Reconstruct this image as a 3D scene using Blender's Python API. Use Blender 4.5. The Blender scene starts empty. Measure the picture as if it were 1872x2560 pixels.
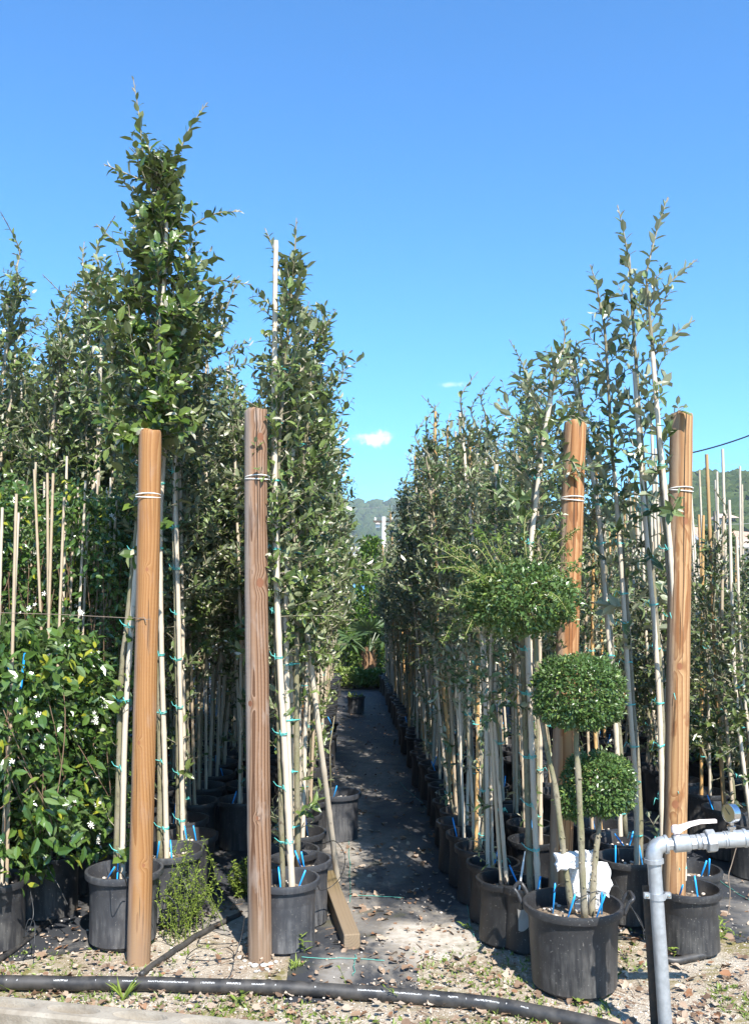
import bpy, math
import numpy as np
from mathutils import Matrix, Vector

C = bpy.context.scene.collection
SC = bpy.context.scene
R = math.radians
rng = np.random.default_rng(7)

# ------------------------------------------------------------------ camera
CAMZ, F, CX, CY = 1.6, 2300.0, 936.0, 1280.0
TH = math.atan(210 / F)
YAW = math.atan(66 * math.cos(TH) / F)
FWD = np.array([math.sin(YAW) * math.cos(TH), math.cos(YAW) * math.cos(TH), math.sin(TH)])
RGT = np.array([math.cos(YAW), -math.sin(YAW), 0.0])
UPV = np.cross(RGT, FWD)
cd = bpy.data.cameras.new('camera'); cam = bpy.data.objects.new('camera', cd); C.objects.link(cam)
cd.sensor_fit = 'VERTICAL'; cd.sensor_height = 36.0; cd.lens = 36.0 * F / 2560.0
cd.clip_start = 0.05; cd.clip_end = 6000
cam.matrix_world = Matrix(((RGT[0], UPV[0], -FWD[0], 0), (RGT[1], UPV[1], -FWD[1], 0), (RGT[2], UPV[2], -FWD[2], CAMZ), (0, 0, 0, 1)))
SC.camera = cam

# ------------------------------------------------------------------ sky, sun, exposure
SUN_AZ, SUN_EL = 18.5, 48.0            # degrees to the right of straight behind the camera; height
w = bpy.data.worlds.new('World'); SC.world = w; w.use_nodes = True
nt = w.node_tree; nt.nodes.clear()
out = nt.nodes.new('ShaderNodeOutputWorld'); bg = nt.nodes.new('ShaderNodeBackground')
sky = nt.nodes.new('ShaderNodeTexSky'); sky.sky_type = 'NISHITA'; sky.sun_disc = False
sky.sun_elevation = R(SUN_EL); sky.sun_rotation = R(180 - SUN_AZ)
sky.altitude = 0; sky.air_density = 1.0; sky.dust_density = 0.7; sky.ozone_density = 2.5
bg.inputs['Strength'].default_value = 0.112
tc = nt.nodes.new('ShaderNodeTexCoord')
nz = nt.nodes.new('ShaderNodeTexNoise'); nz.inputs['Scale'].default_value = 38; nz.inputs['Detail'].default_value = 6; nz.inputs['Roughness'].default_value = 0.62
nt.links.new(tc.outputs['Generated'], nz.inputs['Vector'])
mul = nt.nodes.new('ShaderNodeMix'); mul.data_type = 'RGBA'; mul.blend_type = 'MULTIPLY'; mul.inputs[0].default_value = 1.0
nt.links.new(sky.outputs['Color'], mul.inputs[6]); mul.inputs[7].default_value = (0.40, 0.87, 1.22, 1)   # the camera's strong blue
last = mul.outputs[2]

def pxdir(px, py):
    d = FWD + RGT * (px - CX) / F + UPV * (CY - py) / F
    return d / np.linalg.norm(d)

for (cpx, cpy, hw, hh, op) in ((930, 1098, 56, 28, 0.95), (1068, 1140, 62, 17, 0.5), (1122, 962, 42, 11, 0.35), (1000, 1246, 70, 16, 0.5)):
    d = pxdir(cpx, cpy)
    s = nt.nodes.new('ShaderNodeVectorMath'); s.operation = 'SUBTRACT'; s.inputs[1].default_value = d
    nt.links.new(tc.outputs['Generated'], s.inputs[0])
    m = nt.nodes.new('ShaderNodeVectorMath'); m.operation = 'MULTIPLY'; m.inputs[1].default_value = (F / hw, F / hw * 0.2, F / hh)
    nt.links.new(s.outputs[0], m.inputs[0])
    l = nt.nodes.new('ShaderNodeVectorMath'); l.operation = 'LENGTH'; nt.links.new(m.outputs[0], l.inputs[0])
    a = nt.nodes.new('ShaderNodeMath'); a.operation = 'MULTIPLY_ADD'; a.inputs[1].default_value = 3.0
    nt.links.new(nz.outputs['Fac'], a.inputs[0]); 
    sb = nt.nodes.new('ShaderNodeMath'); sb.operation = 'MULTIPLY_ADD'; sb.inputs[1].default_value = -1.15; sb.inputs[2].default_value = -0.55
    nt.links.new(l.outputs['Value'], sb.inputs[0]); nt.links.new(sb.outputs[0], a.inputs[2])
    cl = nt.nodes.new('ShaderNodeMapRange'); cl.inputs['From Min'].default_value = 0.0; cl.inputs['From Max'].default_value = 1.0
    cl.inputs['To Min'].default_value = 0; cl.inputs['To Max'].default_value = op; cl.interpolation_type = 'SMOOTHSTEP'
    nt.links.new(a.outputs[0], cl.inputs['Value'])
    mx = nt.nodes.new('ShaderNodeMix'); mx.data_type = 'RGBA'
    nt.links.new(cl.outputs[0], mx.inputs['Factor']); nt.links.new(last, mx.inputs[6]); mx.inputs[7].default_value = (7.4, 7.3, 7.6, 1)
    last = mx.outputs[2]
nt.links.new(last, bg.inputs['Color']); nt.links.new(bg.outputs[0], out.inputs[0])

sd = bpy.data.lights.new('sun', 'SUN'); sd.energy = 5.0; sd.angle = R(0.53); sd.color = (1.0, 0.95, 0.87)
so = bpy.data.objects.new('sun', sd); C.objects.link(so)
sv = Vector((math.sin(R(SUN_AZ)) * math.cos(R(SUN_EL)), -math.cos(R(SUN_AZ)) * math.cos(R(SUN_EL)), math.sin(R(SUN_EL))))
so.rotation_euler = sv.to_track_quat('Z', 'Y').to_euler(); so.location = (3, -4, 8)
SC.view_settings.view_transform = 'Standard'; SC.view_settings.look = 'None'
SC.view_settings.exposure = 1.18; SC.view_settings.gamma = 1.0; SC.view_settings.use_curve_mapping = False
SC.cycles.max_bounces = 6; SC.cycles.diffuse_bounces = 3; SC.cycles.glossy_bounces = 2
SC.cycles.transmission_bounces = 3; SC.cycles.volume_bounces = 0; SC.cycles.transparent_max_bounces = 4
SC.cycles.use_denoising = True; SC.cycles.use_adaptive_sampling = True; SC.cycles.adaptive_threshold = 0.01
SC.cycles.sample_clamp_indirect = 6.0
SC.render.film_transparent = False

# ------------------------------------------------------------------ pixel -> place helpers
CAMP = np.array([0, 0, CAMZ])
def ray(px, py): return FWD + RGT * (px - CX) / F + UPV * (CY - py) / F
def ground(px, py, z=0.0):
    d = ray(px, py); t = (z - CAMZ) / d[2]; return CAMP + d * t
def at(px, py, Y):
    d = ray(px, py); return CAMP + d * (Y / d[1])
def zat(py, Y, px=900): return float(at(px, py, Y)[2])

# ------------------------------------------------------------------ mesh builder
class MB:
    def __init__(s): s.V = []; s.Fa = []; s.n = 0
    def add(s, verts, faces, m=0):
        verts = np.asarray(verts, float).reshape(-1, 3); s.V.append(verts)
        if isinstance(faces, np.ndarray): groups = [faces]
        else:
            by = {}
            for f in faces: by.setdefault(len(f), []).append(f)
            groups = [np.array(g) for g in by.values()]
        for g in groups: s.Fa.append((g + s.n, m))
        s.n += len(verts)
    def mesh(s, name, mats, smooth=False, sharp=None):
        me = bpy.data.meshes.new(name)
        V = np.concatenate(s.V); me.vertices.add(len(V)); me.vertices.foreach_set('co', V.ravel())
        lv = np.concatenate([g.ravel() for g, _ in s.Fa]).astype(np.int32)
        tot = np.concatenate([np.full(len(g), g.shape[1]) for g, _ in s.Fa])
        mi = np.concatenate([np.full(len(g), m) for g, m in s.Fa]).astype(np.int32)
        st = np.concatenate([[0], np.cumsum(tot)[:-1]]).astype(np.int32)
        me.loops.add(len(lv)); me.polygons.add(len(tot))
        me.loops.foreach_set('vertex_index', lv); me.polygons.foreach_set('loop_start', st)
        me.polygons.foreach_set('material_index', mi)
        me.polygons.foreach_set('use_smooth', np.full(len(tot), bool(smooth)))
        for m in (mats if isinstance(mats, (list, tuple)) else [mats]): me.materials.append(m)
        me.update(calc_edges=True)
        if smooth and sharp: me.set_sharp_from_angle(angle=R(sharp))
        return me
    def build(s, name, mats, parent=None, smooth=False, sharp=None):
        return link(name, s.mesh(name, mats, smooth, sharp), parent)
    # shapes
    def tube(s, pts, rad, k=6, cap=True, m=0):
        pts = np.asarray(pts, float); n = len(pts); rad = np.broadcast_to(np.asarray(rad, float), (n,))
        T = np.gradient(pts, axis=0); T /= np.linalg.norm(T, axis=1)[:, None] + 1e-12
        ref = np.array([1, 0, 0]) if abs(T[0][0]) < 0.8 else np.array([0, 1, 0])
        U = np.cross(T[0], ref); U /= np.linalg.norm(U); a = np.arange(k) * 2 * math.pi / k
        ca, sa = np.cos(a)[:, None], np.sin(a)[:, None]; V = []
        for i in range(n):
            U = U - T[i] * np.dot(U, T[i]); U /= np.linalg.norm(U) + 1e-12; W = np.cross(T[i], U)
            V.append(pts[i] + rad[i] * (ca * U + sa * W))
        i = np.arange(n - 1)[:, None] * k; j = np.arange(k)[None, :]; j2 = (j + 1) % k
        q = np.stack([i + j, i + j2, i + k + j2, i + k + j], -1).reshape(-1, 4)
        base = s.n
        s.add(np.concatenate(V), q, m)
        if cap: s.Fa.append((np.array([list(range(k))[::-1]]) + base, m)); s.Fa.append((np.array([list(range(k))]) + base + (n - 1) * k, m))
    def lathe(s, prof, k=24, c=(0, 0, 0), m=0, axis=None, closed=False):
        prof = np.asarray(prof, float); a = np.arange(k) * 2 * math.pi / k; n = len(prof)
        V = np.stack([prof[:, 0][:, None] * np.cos(a), prof[:, 0][:, None] * np.sin(a), np.repeat(prof[:, 1][:, None], k, 1)], -1).reshape(-1, 3)
        if axis is not None: V = V @ np.asarray(axis).T
        i = np.arange(n - 1)[:, None] * k; j = np.arange(k)[None, :]; j2 = (j + 1) % k
        q = np.stack([i + j, i + j2, i + k + j2, i + k + j], -1).reshape(-1, 4)
        s.add(V + np.asarray(c), q, m)
    def box(s, c, h, M=None, m=0):
        v = np.array([[x, y, z] for z in (-1, 1) for y in (-1, 1) for x in (-1, 1)], float) * np.asarray(h)
        if M is not None: v = v @ np.asarray(M).T
        s.add(v + np.asarray(c), [(0, 2, 3, 1), (4, 5, 7, 6), (0, 1, 5, 4), (1, 3, 7, 5), (3, 2, 6, 7), (2, 0, 4, 6)], m)

def link(name, data, parent=None):
    o = bpy.data.objects.new(name, data); C.objects.link(o)
    if parent is not None: o.parent = parent
    return o
def thing(name, label, cat, loc=(0, 0, 0), rz=0.0, group=None):
    o = link(name, None); o.location = loc; o.rotation_euler = (0, 0, rz); o.empty_display_size = 0.1
    return tag(o, label, cat, group)
def tag(o, label=None, cat=None, group=None, kind=None):
    if label: o['label'] = label
    if cat: o['category'] = cat
    if group: o['group'] = group
    if kind: o['kind'] = kind
    return o
def frame(d):
    """rotation whose third column is the direction d"""
    d = np.asarray(d, float); d = d / np.linalg.norm(d)
    r = np.array([0, 0, 1.0]) if abs(d[2]) < 0.95 else np.array([0, 1.0, 0])
    x = np.cross(r, d); x /= np.linalg.norm(x); y = np.cross(d, x)
    return np.stack([x, y, d], 1)
def spline(pts, n):
    """Catmull-Rom through pts"""
    P = np.asarray(pts, float); P = np.concatenate([[2 * P[0] - P[1]], P, [2 * P[-1] - P[-2]]])
    m = len(P) - 3; t = np.linspace(0, m - 1e-6, n); i = t.astype(int); f = (t - i)[:, None]
    a, b, c, d = P[i], P[i + 1], P[i + 2], P[i + 3]
    return 0.5 * (2 * b + (c - a) * f + (2 * a - 5 * b + 4 * c - d) * f ** 2 + (3 * b - a - 3 * c + d) * f ** 3)
def unit(v): return v / (np.linalg.norm(v, axis=-1, keepdims=True) + 1e-12)

# lattice noise for shapes
_lat = np.random.default_rng(3).random((256, 256))
def vnoise(x, y):
    xi = np.floor(x).astype(int); yi = np.floor(y).astype(int); fx = x - xi; fy = y - yi
    fx = fx * fx * (3 - 2 * fx); fy = fy * fy * (3 - 2 * fy); g = lambda a, b: _lat[a % 256, b % 256]
    return (g(xi, yi) * (1 - fx) + g(xi + 1, yi) * fx) * (1 - fy) + (g(xi, yi + 1) * (1 - fx) + g(xi + 1, yi + 1) * fx) * fy
def gz(x, y):
    x = np.asarray(x, float); y = np.asarray(y, float)
    near = np.clip((14 - np.abs(y - 6)) / 6, 0, 1) * np.clip((7 - np.abs(x)) / 2, 0, 1)
    return near * (0.016 * (vnoise(x * 2.3 + 9, y * 2.3) - 0.5) + 0.010 * (vnoise(x * 9, y * 9 + 4) - 0.5) + 0.004 * (vnoise(x * 31, y * 31) - 0.5))

# ------------------------------------------------------------------ materials
class NT:
    def __init__(s, name):
        s.mat = bpy.data.materials.new(name); s.mat.use_nodes = True; s.t = s.mat.node_tree; s.t.nodes.clear()
        s.out = s.n('OutputMaterial'); s.p = s.n('BsdfPrincipled'); s.l(s.p.outputs[0], s.out.inputs[0])
    def n(s, ty, **kw):
        nd = s.t.nodes.new('ShaderNode' + ty)
        for k, v in kw.items(): setattr(nd, k, v)
        return nd
    def l(s, a, b): s.t.links.new(a, b)
    def val(s, sock, v):
        if hasattr(v, 'is_linked') or hasattr(v, 'links'): s.l(v, sock)
        else: sock.default_value = v
    def pos(s, scale=(1, 1, 1), obj=False):
        g = s.n('TexCoord').outputs['Object'] if obj else s.n('NewGeometry').outputs['Position']
        m = s.n('Mapping'); m.inputs['Scale'].default_value = scale; s.l(g, m.inputs['Vector']); return m.outputs[0]
    def noise(s, vec, scale, detail=4, rough=0.55, dist=0.0):
        nd = s.n('TexNoise'); nd.inputs['Scale'].default_value = scale; nd.inputs['Detail'].default_value = detail
        nd.inputs['Roughness'].default_value = rough; nd.inputs['Distortion'].default_value = dist
        if vec is not None: s.l(vec, nd.inputs['Vector'])
        return nd.outputs['Fac']
    def ramp(s, fac, stops):
        nd = s.n('ValToRGB'); cr = nd.color_ramp
        while len(cr.elements) < len(stops): cr.elements.new(0.5)
        for e, (p, c) in zip(cr.elements, stops): e.position = p; e.color = c if len(c) == 4 else (*c, 1)
        s.l(fac, nd.inputs[0]); return nd.outputs[0]
    def mix(s, fac, a, b, blend='MIX'):
        nd = s.n('Mix', data_type='RGBA', blend_type=blend); s.val(nd.inputs[0], fac)
        for k, v in ((6, a), (7, b)):
            s.val(nd.inputs[k], v if not isinstance(v, tuple) else (*v[:3], 1))
        return nd.outputs[2]
    def math(s, op, a, b=0.0, c=0.0, clamp=False):
        nd = s.n('Math', operation=op, use_clamp=clamp)
        for k, v in enumerate((a, b, c)): s.val(nd.inputs[k], v)
        return nd.outputs[0]
    def step(s, v, lo, hi): 
        nd = s.n('MapRange', interpolation_type='SMOOTHSTEP'); s.val(nd.inputs[0], v); nd.inputs[1].default_value = lo; nd.inputs[2].default_value = hi
        return nd.outputs[0]
    def bump(s, h, strength=0.3, dist=0.01):
        b = s.n('Bump'); b.inputs['Strength'].default_value = strength; b.inputs['Distance'].default_value = dist
        s.l(h, b.inputs['Height']); s.l(b.outputs[0], s.p.inputs['Normal'])
    def set(s, **kw):
        for k, v in kw.items():
            sk = s.p.inputs[k.replace('_', ' ')]
            if isinstance(v, tuple) and len(v) == 3: v = (*v, 1)
            s.val(sk, v)
        return s

def leaf_mat(name, dark, light, back, rough=0.38, trans=(0.10, 0.17, 0.025), tfac=0.22, young=None, spec=0.5):
    s = NT(name); g = s.n('NewGeometry'); oi = s.n('ObjectInfo')
    r = s.math('FRACT', s.math('ADD', g.outputs['Random Per Island'], oi.outputs['Random']))
    col = s.mix(r, dark, light)
    if young: col = s.mix(s.step(r, 0.90, 0.97), col, young)
    col = s.mix(g.outputs['Backfacing'], col, back)
    s.set(Base_Color=col, Roughness=rough); s.p.inputs['Specular IOR Level'].default_value = spec
    tr = s.n('BsdfTranslucent'); s.val(tr.inputs['Color'], (*trans, 1))
    mx = s.n('MixShader'); mx.inputs[0].default_value = tfac
    s.l(s.p.outputs[0], mx.inputs[1]); s.l(tr.outputs[0], mx.inputs[2]); s.l(mx.outputs[0], s.out.inputs[0])
    return s.mat

M = {}
M['oak'] = leaf_mat('oak_leaf', (0.034, 0.060, 0.014), (0.125, 0.155, 0.045), (0.20, 0.22, 0.13), 0.30, tfac=0.10)
M['oakg'] = leaf_mat('oak_leaf_bright', (0.034, 0.068, 0.010), (0.125, 0.180, 0.032), (0.17, 0.20, 0.09), 0.30, young=(0.13, 0.17, 0.03), tfac=0.10)
M['oakl'] = leaf_mat('oak_leaf_green', (0.036, 0.064, 0.013), (0.155, 0.205, 0.058), (0.26, 0.29, 0.16), 0.32, tfac=0.12)
M['oakr'] = leaf_mat('oak_leaf_grey', (0.036, 0.060, 0.016), (0.165, 0.215, 0.082), (0.33, 0.35, 0.23), 0.32, tfac=0.10)
M['silver'] = leaf_mat('oak_shoot_leaf', (0.30, 0.29, 0.21), (0.40, 0.38, 0.28), (0.45, 0.43, 0.36), 0.6, tfac=0.1)
M['jas'] = leaf_mat('jasmine_leaf', (0.030, 0.072, 0.016), (0.100, 0.170, 0.034), (0.13, 0.19, 0.07), 0.22, young=(0.28, 0.29, 0.03), spec=0.6)
M['privet'] = leaf_mat('privet_leaf', (0.045, 0.095, 0.022), (0.115, 0.185, 0.050), (0.14, 0.20, 0.08), 0.30, young=(0.20, 0.27, 0.06))
M['privety'] = leaf_mat('privet_shoot_leaf', (0.055, 0.105, 0.018), (0.15, 0.205, 0.036), (0.15, 0.20, 0.06), 0.36)
M['laurel'] = leaf_mat('laurel_leaf', (0.040, 0.095, 0.012), (0.10, 0.19, 0.02), (0.14, 0.20, 0.05), 0.32, young=(0.24, 0.30, 0.03))
M['weed'] = leaf_mat('weed_leaf', (0.10, 0.15, 0.02), (0.22, 0.28, 0.05), (0.18, 0.24, 0.06), 0.5)
M['palm'] = leaf_mat('palm_leaf', (0.055, 0.10, 0.035), (0.11, 0.17, 0.06), (0.13, 0.17, 0.08), 0.35)
M['farleaf'] = leaf_mat('far_tree_leaf', (0.035, 0.062, 0.016), (0.070, 0.105, 0.030), (0.10, 0.13, 0.05), 0.5)
def simple(name, c, rough=0.5, metal=0.0, vary=0.0, sc=20, c2=None, bump=0.0, spec=0.5):
    s = NT(name); s.set(Base_Color=c, Roughness=rough, Metallic=metal); s.p.inputs['Specular IOR Level'].default_value = spec
    if c2 or bump:
        n = s.noise(s.pos(obj=True), sc, 5, 0.6)
        if c2: s.set(Base_Color=s.mix(s.step(n, 0.35, 0.65), c, c2))
        if bump: s.bump(n, bump, 0.01)
    return s.mat
M['petal'] = simple('jasmine_petal', (0.80, 0.79, 0.70), 0.6)
M['tie'] = simple('teal_plastic_tie', (0.11, 0.50, 0.46), 0.35)
M['blue'] = simple('blue_plastic_stake', (0.02, 0.33, 0.80), 0.35)
M['cord'] = simple('white_cord', (0.72, 0.70, 0.66), 0.7)
M['hose'] = simple('black_hose', (0.018, 0.018, 0.019), 0.5, c2=(0.06, 0.055, 0.05), sc=14)
M['tube'] = simple('black_drip_tube', (0.02, 0.02, 0.02), 0.4)
M['wire'] = simple('rusty_wire', (0.20, 0.15, 0.11), 0.6)
M['cable'] = simple('overhead_cable', (0.25, 0.25, 0.26), 0.6)
M['foam'] = simple('white_polystyrene', (0.82, 0.81, 0.79), 0.9, bump=0.5, sc=160)
M['print'] = simple('white_print', (0.70, 0.70, 0.70), 0.6)
M['thread'] = simple('green_thread', (0.06, 0.30, 0.24), 0.6)
M['whitewash'] = simple('white_paint', (0.74, 0.73, 0.70), 0.6, c2=(0.60, 0.58, 0.54), sc=30)
M['lever'] = simple('worn_white_paint', (0.72, 0.68, 0.66), 0.5, c2=(0.58, 0.44, 0.40), sc=45)
M['stone'] = simple('white_stone', (0.62, 0.60, 0.56), 0.85, c2=(0.46, 0.43, 0.38), sc=40, bump=0.3)
M['pebble'] = simple('pale_pebble', (0.58, 0.53, 0.47), 0.9, c2=(0.40, 0.34, 0.28), sc=60)
M['dial'] = simple('gauge_dial', (0.42, 0.30, 0.13), 0.25)
M['glass'] = simple('window_glass', (0.03, 0.035, 0.04), 0.08)
M['render'] = simple('house_render', (0.72, 0.70, 0.66), 0.85, c2=(0.62, 0.60, 0.55), sc=3)
M['tile'] = simple('clay_roof', (0.42, 0.27, 0.20), 0.85, c2=(0.34, 0.20, 0.14), sc=6)
M['tan_tile'] = simple('pale_roof', (0.50, 0.38, 0.30), 0.85, c2=(0.42, 0.31, 0.24), sc=6)
M['bluep'] = simple('blue_sheet', (0.12, 0.33, 0.62), 0.45)
M['angle'] = simple('dark_steel', (0.05, 0.045, 0.04), 0.6, metal=0.3, c2=(0.10, 0.07, 0.05), sc=25)
M['concpole'] = simple('concrete_pole', (0.55, 0.53, 0.49), 0.85)
M['fib'] = simple('palm_fibre', (0.16, 0.085, 0.04), 0.9, c2=(0.25, 0.15, 0.08), sc=30, bump=0.6)
M['soil'] = simple('pot_soil', (0.10, 0.066, 0.042), 0.95, c2=(0.28, 0.22, 0.16), sc=70, bump=0.8)
M['twig'] = simple('young_twig', (0.26, 0.23, 0.16), 0.7, c2=(0.16, 0.14, 0.09), sc=30)
M['vine'] = simple('vine_stem', (0.16, 0.10, 0.06), 0.7)
M['ytwig'] = simple('privet_twig', (0.26, 0.25, 0.09), 0.6)

def bark():
    s = NT('grey_bark'); n = s.noise(s.pos((1, 1, 0.5), obj=True), 70, 6, 0.7); n2 = s.noise(s.pos((1, 1, 0.35), obj=True), 14, 3)
    c = s.mix(s.step(n2, 0.35, 0.7), (0.225, 0.195, 0.14), (0.165, 0.155, 0.075))
    c = s.mix(s.step(n, 0.52, 0.68), c, (0.085, 0.066, 0.045)); s.set(Base_Color=c, Roughness=0.85); s.bump(n, 0.6, 0.006); return s.mat
M['bark'] = bark()
def bamboo(name, a, b):
    s = NT(name); oi = s.n('ObjectInfo'); n = s.noise(s.pos((1, 1, 0.12), obj=True), 45, 4, 0.6)
    c = s.mix(n, a, b); c = s.mix(s.step(oi.outputs['Random'], 0.55, 1.0), c, s.mix(0.6, c, (0.30, 0.20, 0.10)))
    n2 = s.noise(s.pos((1, 1, 1), obj=True), 22, 5, 0.7); c = s.mix(s.step(n2, 0.62, 0.75), c, (0.22, 0.17, 0.12))
    s.set(Base_Color=c, Roughness=0.5); s.bump(n, 0.2, 0.004); return s.mat
M['cane'] = bamboo('bleached_bamboo', (0.58, 0.51, 0.41), (0.46, 0.38, 0.28))
M['caneo'] = bamboo('orange_bamboo', (0.55, 0.33, 0.13), (0.42, 0.24, 0.09))

def pot_mat(name, base, dust):
    s = NT(name); p = s.pos(obj=True); n = s.noise(p, 9, 5, 0.65); sp = s.noise(p, 120, 2, 0.5)
    st = s.noise(s.pos((1, 1, 0.12), obj=True), 60, 3, 0.6)
    xyz = s.n('SeparateXYZ'); s.l(s.n('TexCoord').outputs['Object'], xyz.inputs[0])
    low = s.math('SUBTRACT', 0.55, s.math('MULTIPLY', xyz.outputs['Z'], 2.0), clamp=True)
    f = s.math('MULTIPLY', s.step(s.math('ADD', n, s.math('MULTIPLY', low, 0.45)), 0.42, 0.80), s.math('MULTIPLY', s.step(st, 0.3, 0.7), 0.5))
    c = s.mix(f, base, dust); c = s.mix(s.math('MULTIPLY', s.step(sp, 0.66, 0.72), 0.5), c, (0.22, 0.21, 0.19))
    s.set(Base_Color=c, Roughness=s.math('MULTIPLY_ADD', f, 0.4, 0.42)); s.bump(sp, 0.06, 0.003); return s.mat
M['pot'] = pot_mat('black_plastic_pot', (0.026, 0.026, 0.028), (0.15, 0.14, 0.125))
M['potb'] = pot_mat('shade_darkened_black_pot', (0.012, 0.012, 0.013), (0.05, 0.046, 0.04))  # black plastic, base and dust darkened to paint in the right rows' shade
M['potg'] = pot_mat('grey_plastic_pot', (0.040, 0.041, 0.046), (0.19, 0.185, 0.18))

def wood(name, pale, mid, dark, grey, freq, knots=(), crack=None, contrast=1.0, seed=0.0, greyside=-1, stain=None, weather=0.35):
    s = NT(name); tcn = s.n('TexCoord').outputs['Object']; xyz = s.n('SeparateXYZ'); s.l(tcn, xyz.inputs[0])
    x, y, z = xyz.outputs
    mp = s.n('Mapping'); mp.inputs['Scale'].default_value = (1, 1, 0.16); mp.inputs['Location'].default_value = (seed, seed, seed); s.l(tcn, mp.inputs[0])
    wob = s.noise(mp.outputs[0], 9, 2, 0.5); wob2 = s.noise(mp.outputs[0], 3.5, 1, 0.4); fine = s.noise(s.pos((1, 1, 0.02), obj=True), 420, 3, 0.6)
    px = s.math('ADD', x, s.math('MULTIPLY_ADD', wob2, 0.16, -0.08 + 0.012)); py = s.math('ADD', y, 0.03)
    d = s.math('SQRT', s.math('ADD', s.math('MULTIPLY', px, px), s.math('MULTIPLY', py, py)))
    ph = s.math('ADD', s.math('MULTIPLY', d, freq), s.math('MULTIPLY', wob, 9.0))
    ph = s.math('ADD', ph, s.math('MULTIPLY', z, 1.6))
    kmask = None
    for (kx, kz, kr) in knots:
        dx = s.math('SUBTRACT', x, kx); dz = s.math('MULTIPLY', s.math('SUBTRACT', z, kz), 0.72)
        kd = s.math('SQRT', s.math('ADD', s.math('MULTIPLY', dx, dx), s.math('MULTIPLY', dz, dz)))
        near = s.math('SUBTRACT', 1.0, s.step(kd, kr * 0.9, kr * 4.5))
        front = s.math('LESS_THAN', y, 0.0); near = s.math('MULTIPLY', near, front)
        ph = s.math('ADD', ph, s.math('MULTIPLY', near, s.math('MULTIPLY_ADD', kd, -260.0, 9.0)))
        kk = s.math('MULTIPLY', s.math('SUBTRACT', 1.0, s.step(kd, kr * 0.85, kr * 1.1)), front)
        kmask = kk if kmask is None else s.math('MAXIMUM', kmask, kk)
    saw = s.math('FRACT', s.math('MULTIPLY', ph, 0.16)); line = s.step(saw, 0.45, 0.92)
    c = s.mix(s.math('MULTIPLY', line, 0.85 * contrast), mid, dark)
    c = s.mix(s.math('MULTIPLY', s.math('SUBTRACT', 1.0, s.step(saw, 0.0, 0.5)), 0.6), c, pale)
    c = s.mix(s.math('MULTIPLY', s.step(fine, 0.5, 0.75), 0.25), c, dark)
    if stain:
        sn = s.noise(s.pos((1, 1, 0.25), obj=True), 13, 3, 0.55, 0.6); c = s.mix(s.math('MULTIPLY', s.step(sn, 0.54, 0.60), 0.75), c, stain)
    gn = s.noise(s.pos((1, 1, 0.1), obj=True), 16, 3, 0.6)
    gf = s.step(s.math('ADD', s.math('MULTIPLY', x, 16.0 * greyside), s.math('MULTIPLY_ADD', gn, 0.9, -0.45)), 0.28, 0.75)
    c = s.mix(s.math('MULTIPLY', gf, 0.8), c, grey)
    wn = s.noise(s.pos((1, 1, 0.22), obj=True), 24, 4, 0.6, 0.4); c = s.mix(s.math('MULTIPLY', s.step(wn, 0.52, 0.70), weather), c, s.mix(0.3, grey, mid)); dk = s.noise(s.pos((1, 1, 0.3), obj=True), 6, 3, 0.55); c = s.mix(s.math('MULTIPLY', s.step(dk, 0.56, 0.68), 0.35), c, dark)
    ck = s.noise(s.pos((1, 1, 0.018), obj=True), 130, 2, 0.5); c = s.mix(s.math('MULTIPLY', s.step(ck, 0.655, 0.69), 0.75), c, (0.035, 0.02, 0.012))
    # dust splashed up from the ground
    c = s.mix(s.math('MULTIPLY', s.math('SUBTRACT', 1.0, s.step(s.math('ADD', z, s.math('MULTIPLY', gn, 0.25)), 0.12, 0.5)), 0.6), c, (0.26, 0.19, 0.13))
    if kmask is not None: c = s.mix(kmask, c, s.mix(0.5, dark, (0.30, 0.13, 0.07)))
    if crack:
        cx, z0, z1 = crack
        dd = s.math('ABSOLUTE', s.math('SUBTRACT', s.math('ADD', x, s.math('MULTIPLY_ADD', wob, 0.03, -0.015)), cx))
        wdt = s.math('MULTIPLY', s.math('MULTIPLY', s.step(z, z0, z0 + 0.5), s.math('SUBTRACT', 1.0, s.step(z, z1 - 0.05, z1))), 0.0022)
        cm = s.math('MULTIPLY', s.math('LESS_THAN', dd, wdt), s.math('LESS_THAN', y, 0.0)); c = s.mix(cm, c, (0.02, 0.014, 0.01))
    s.set(Base_Color=c, Roughness=0.75); s.p.inputs['Specular IOR Level'].default_value = 0.25
    rid = s.n('TexWave', bands_direction='Z'); rid.inputs['Scale'].default_value = 55; s.l(tcn, rid.inputs[0])
    h = s.math('ADD', s.math('MULTIPLY', rid.outputs['Fac'], 0.35), s.math('MULTIPLY', line, -0.8)); s.bump(h, 0.28, 0.003)
    return s.mat
M['post1'] = wood('golden_post_wood', (0.36, 0.20, 0.085), (0.285, 0.140, 0.052), (0.175, 0.070, 0.023), (0.30, 0.215, 0.165), 560, ((0.012, 1.72, 0.007), (-0.01, 0.95, 0.007), (0.02, 0.42, 0.006)), None, 0.55, 1.3, -1)
M['post2'] = wood('reddish_post_wood', (0.32, 0.215, 0.15), (0.215, 0.122, 0.070), (0.070, 0.030, 0.015), (0.33, 0.275, 0.235), 560, ((0.016, 1.66, 0.016), (-0.03, 1.12, 0.010), (0.020, 2.33, 0.014), (0.0, 0.62, 0.006)), (0.004, 1.55, 2.7), 0.95, 4.1, -1, weather=0.6)
M['post3'] = wood('orange_post_wood', (0.46, 0.27, 0.135), (0.365, 0.185, 0.078), (0.17, 0.058, 0.018), (0.34, 0.25, 0.18), 420, (), None, 0.85, 7.7, -1, stain=(0.20, 0.072, 0.022), weather=.2)
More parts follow.
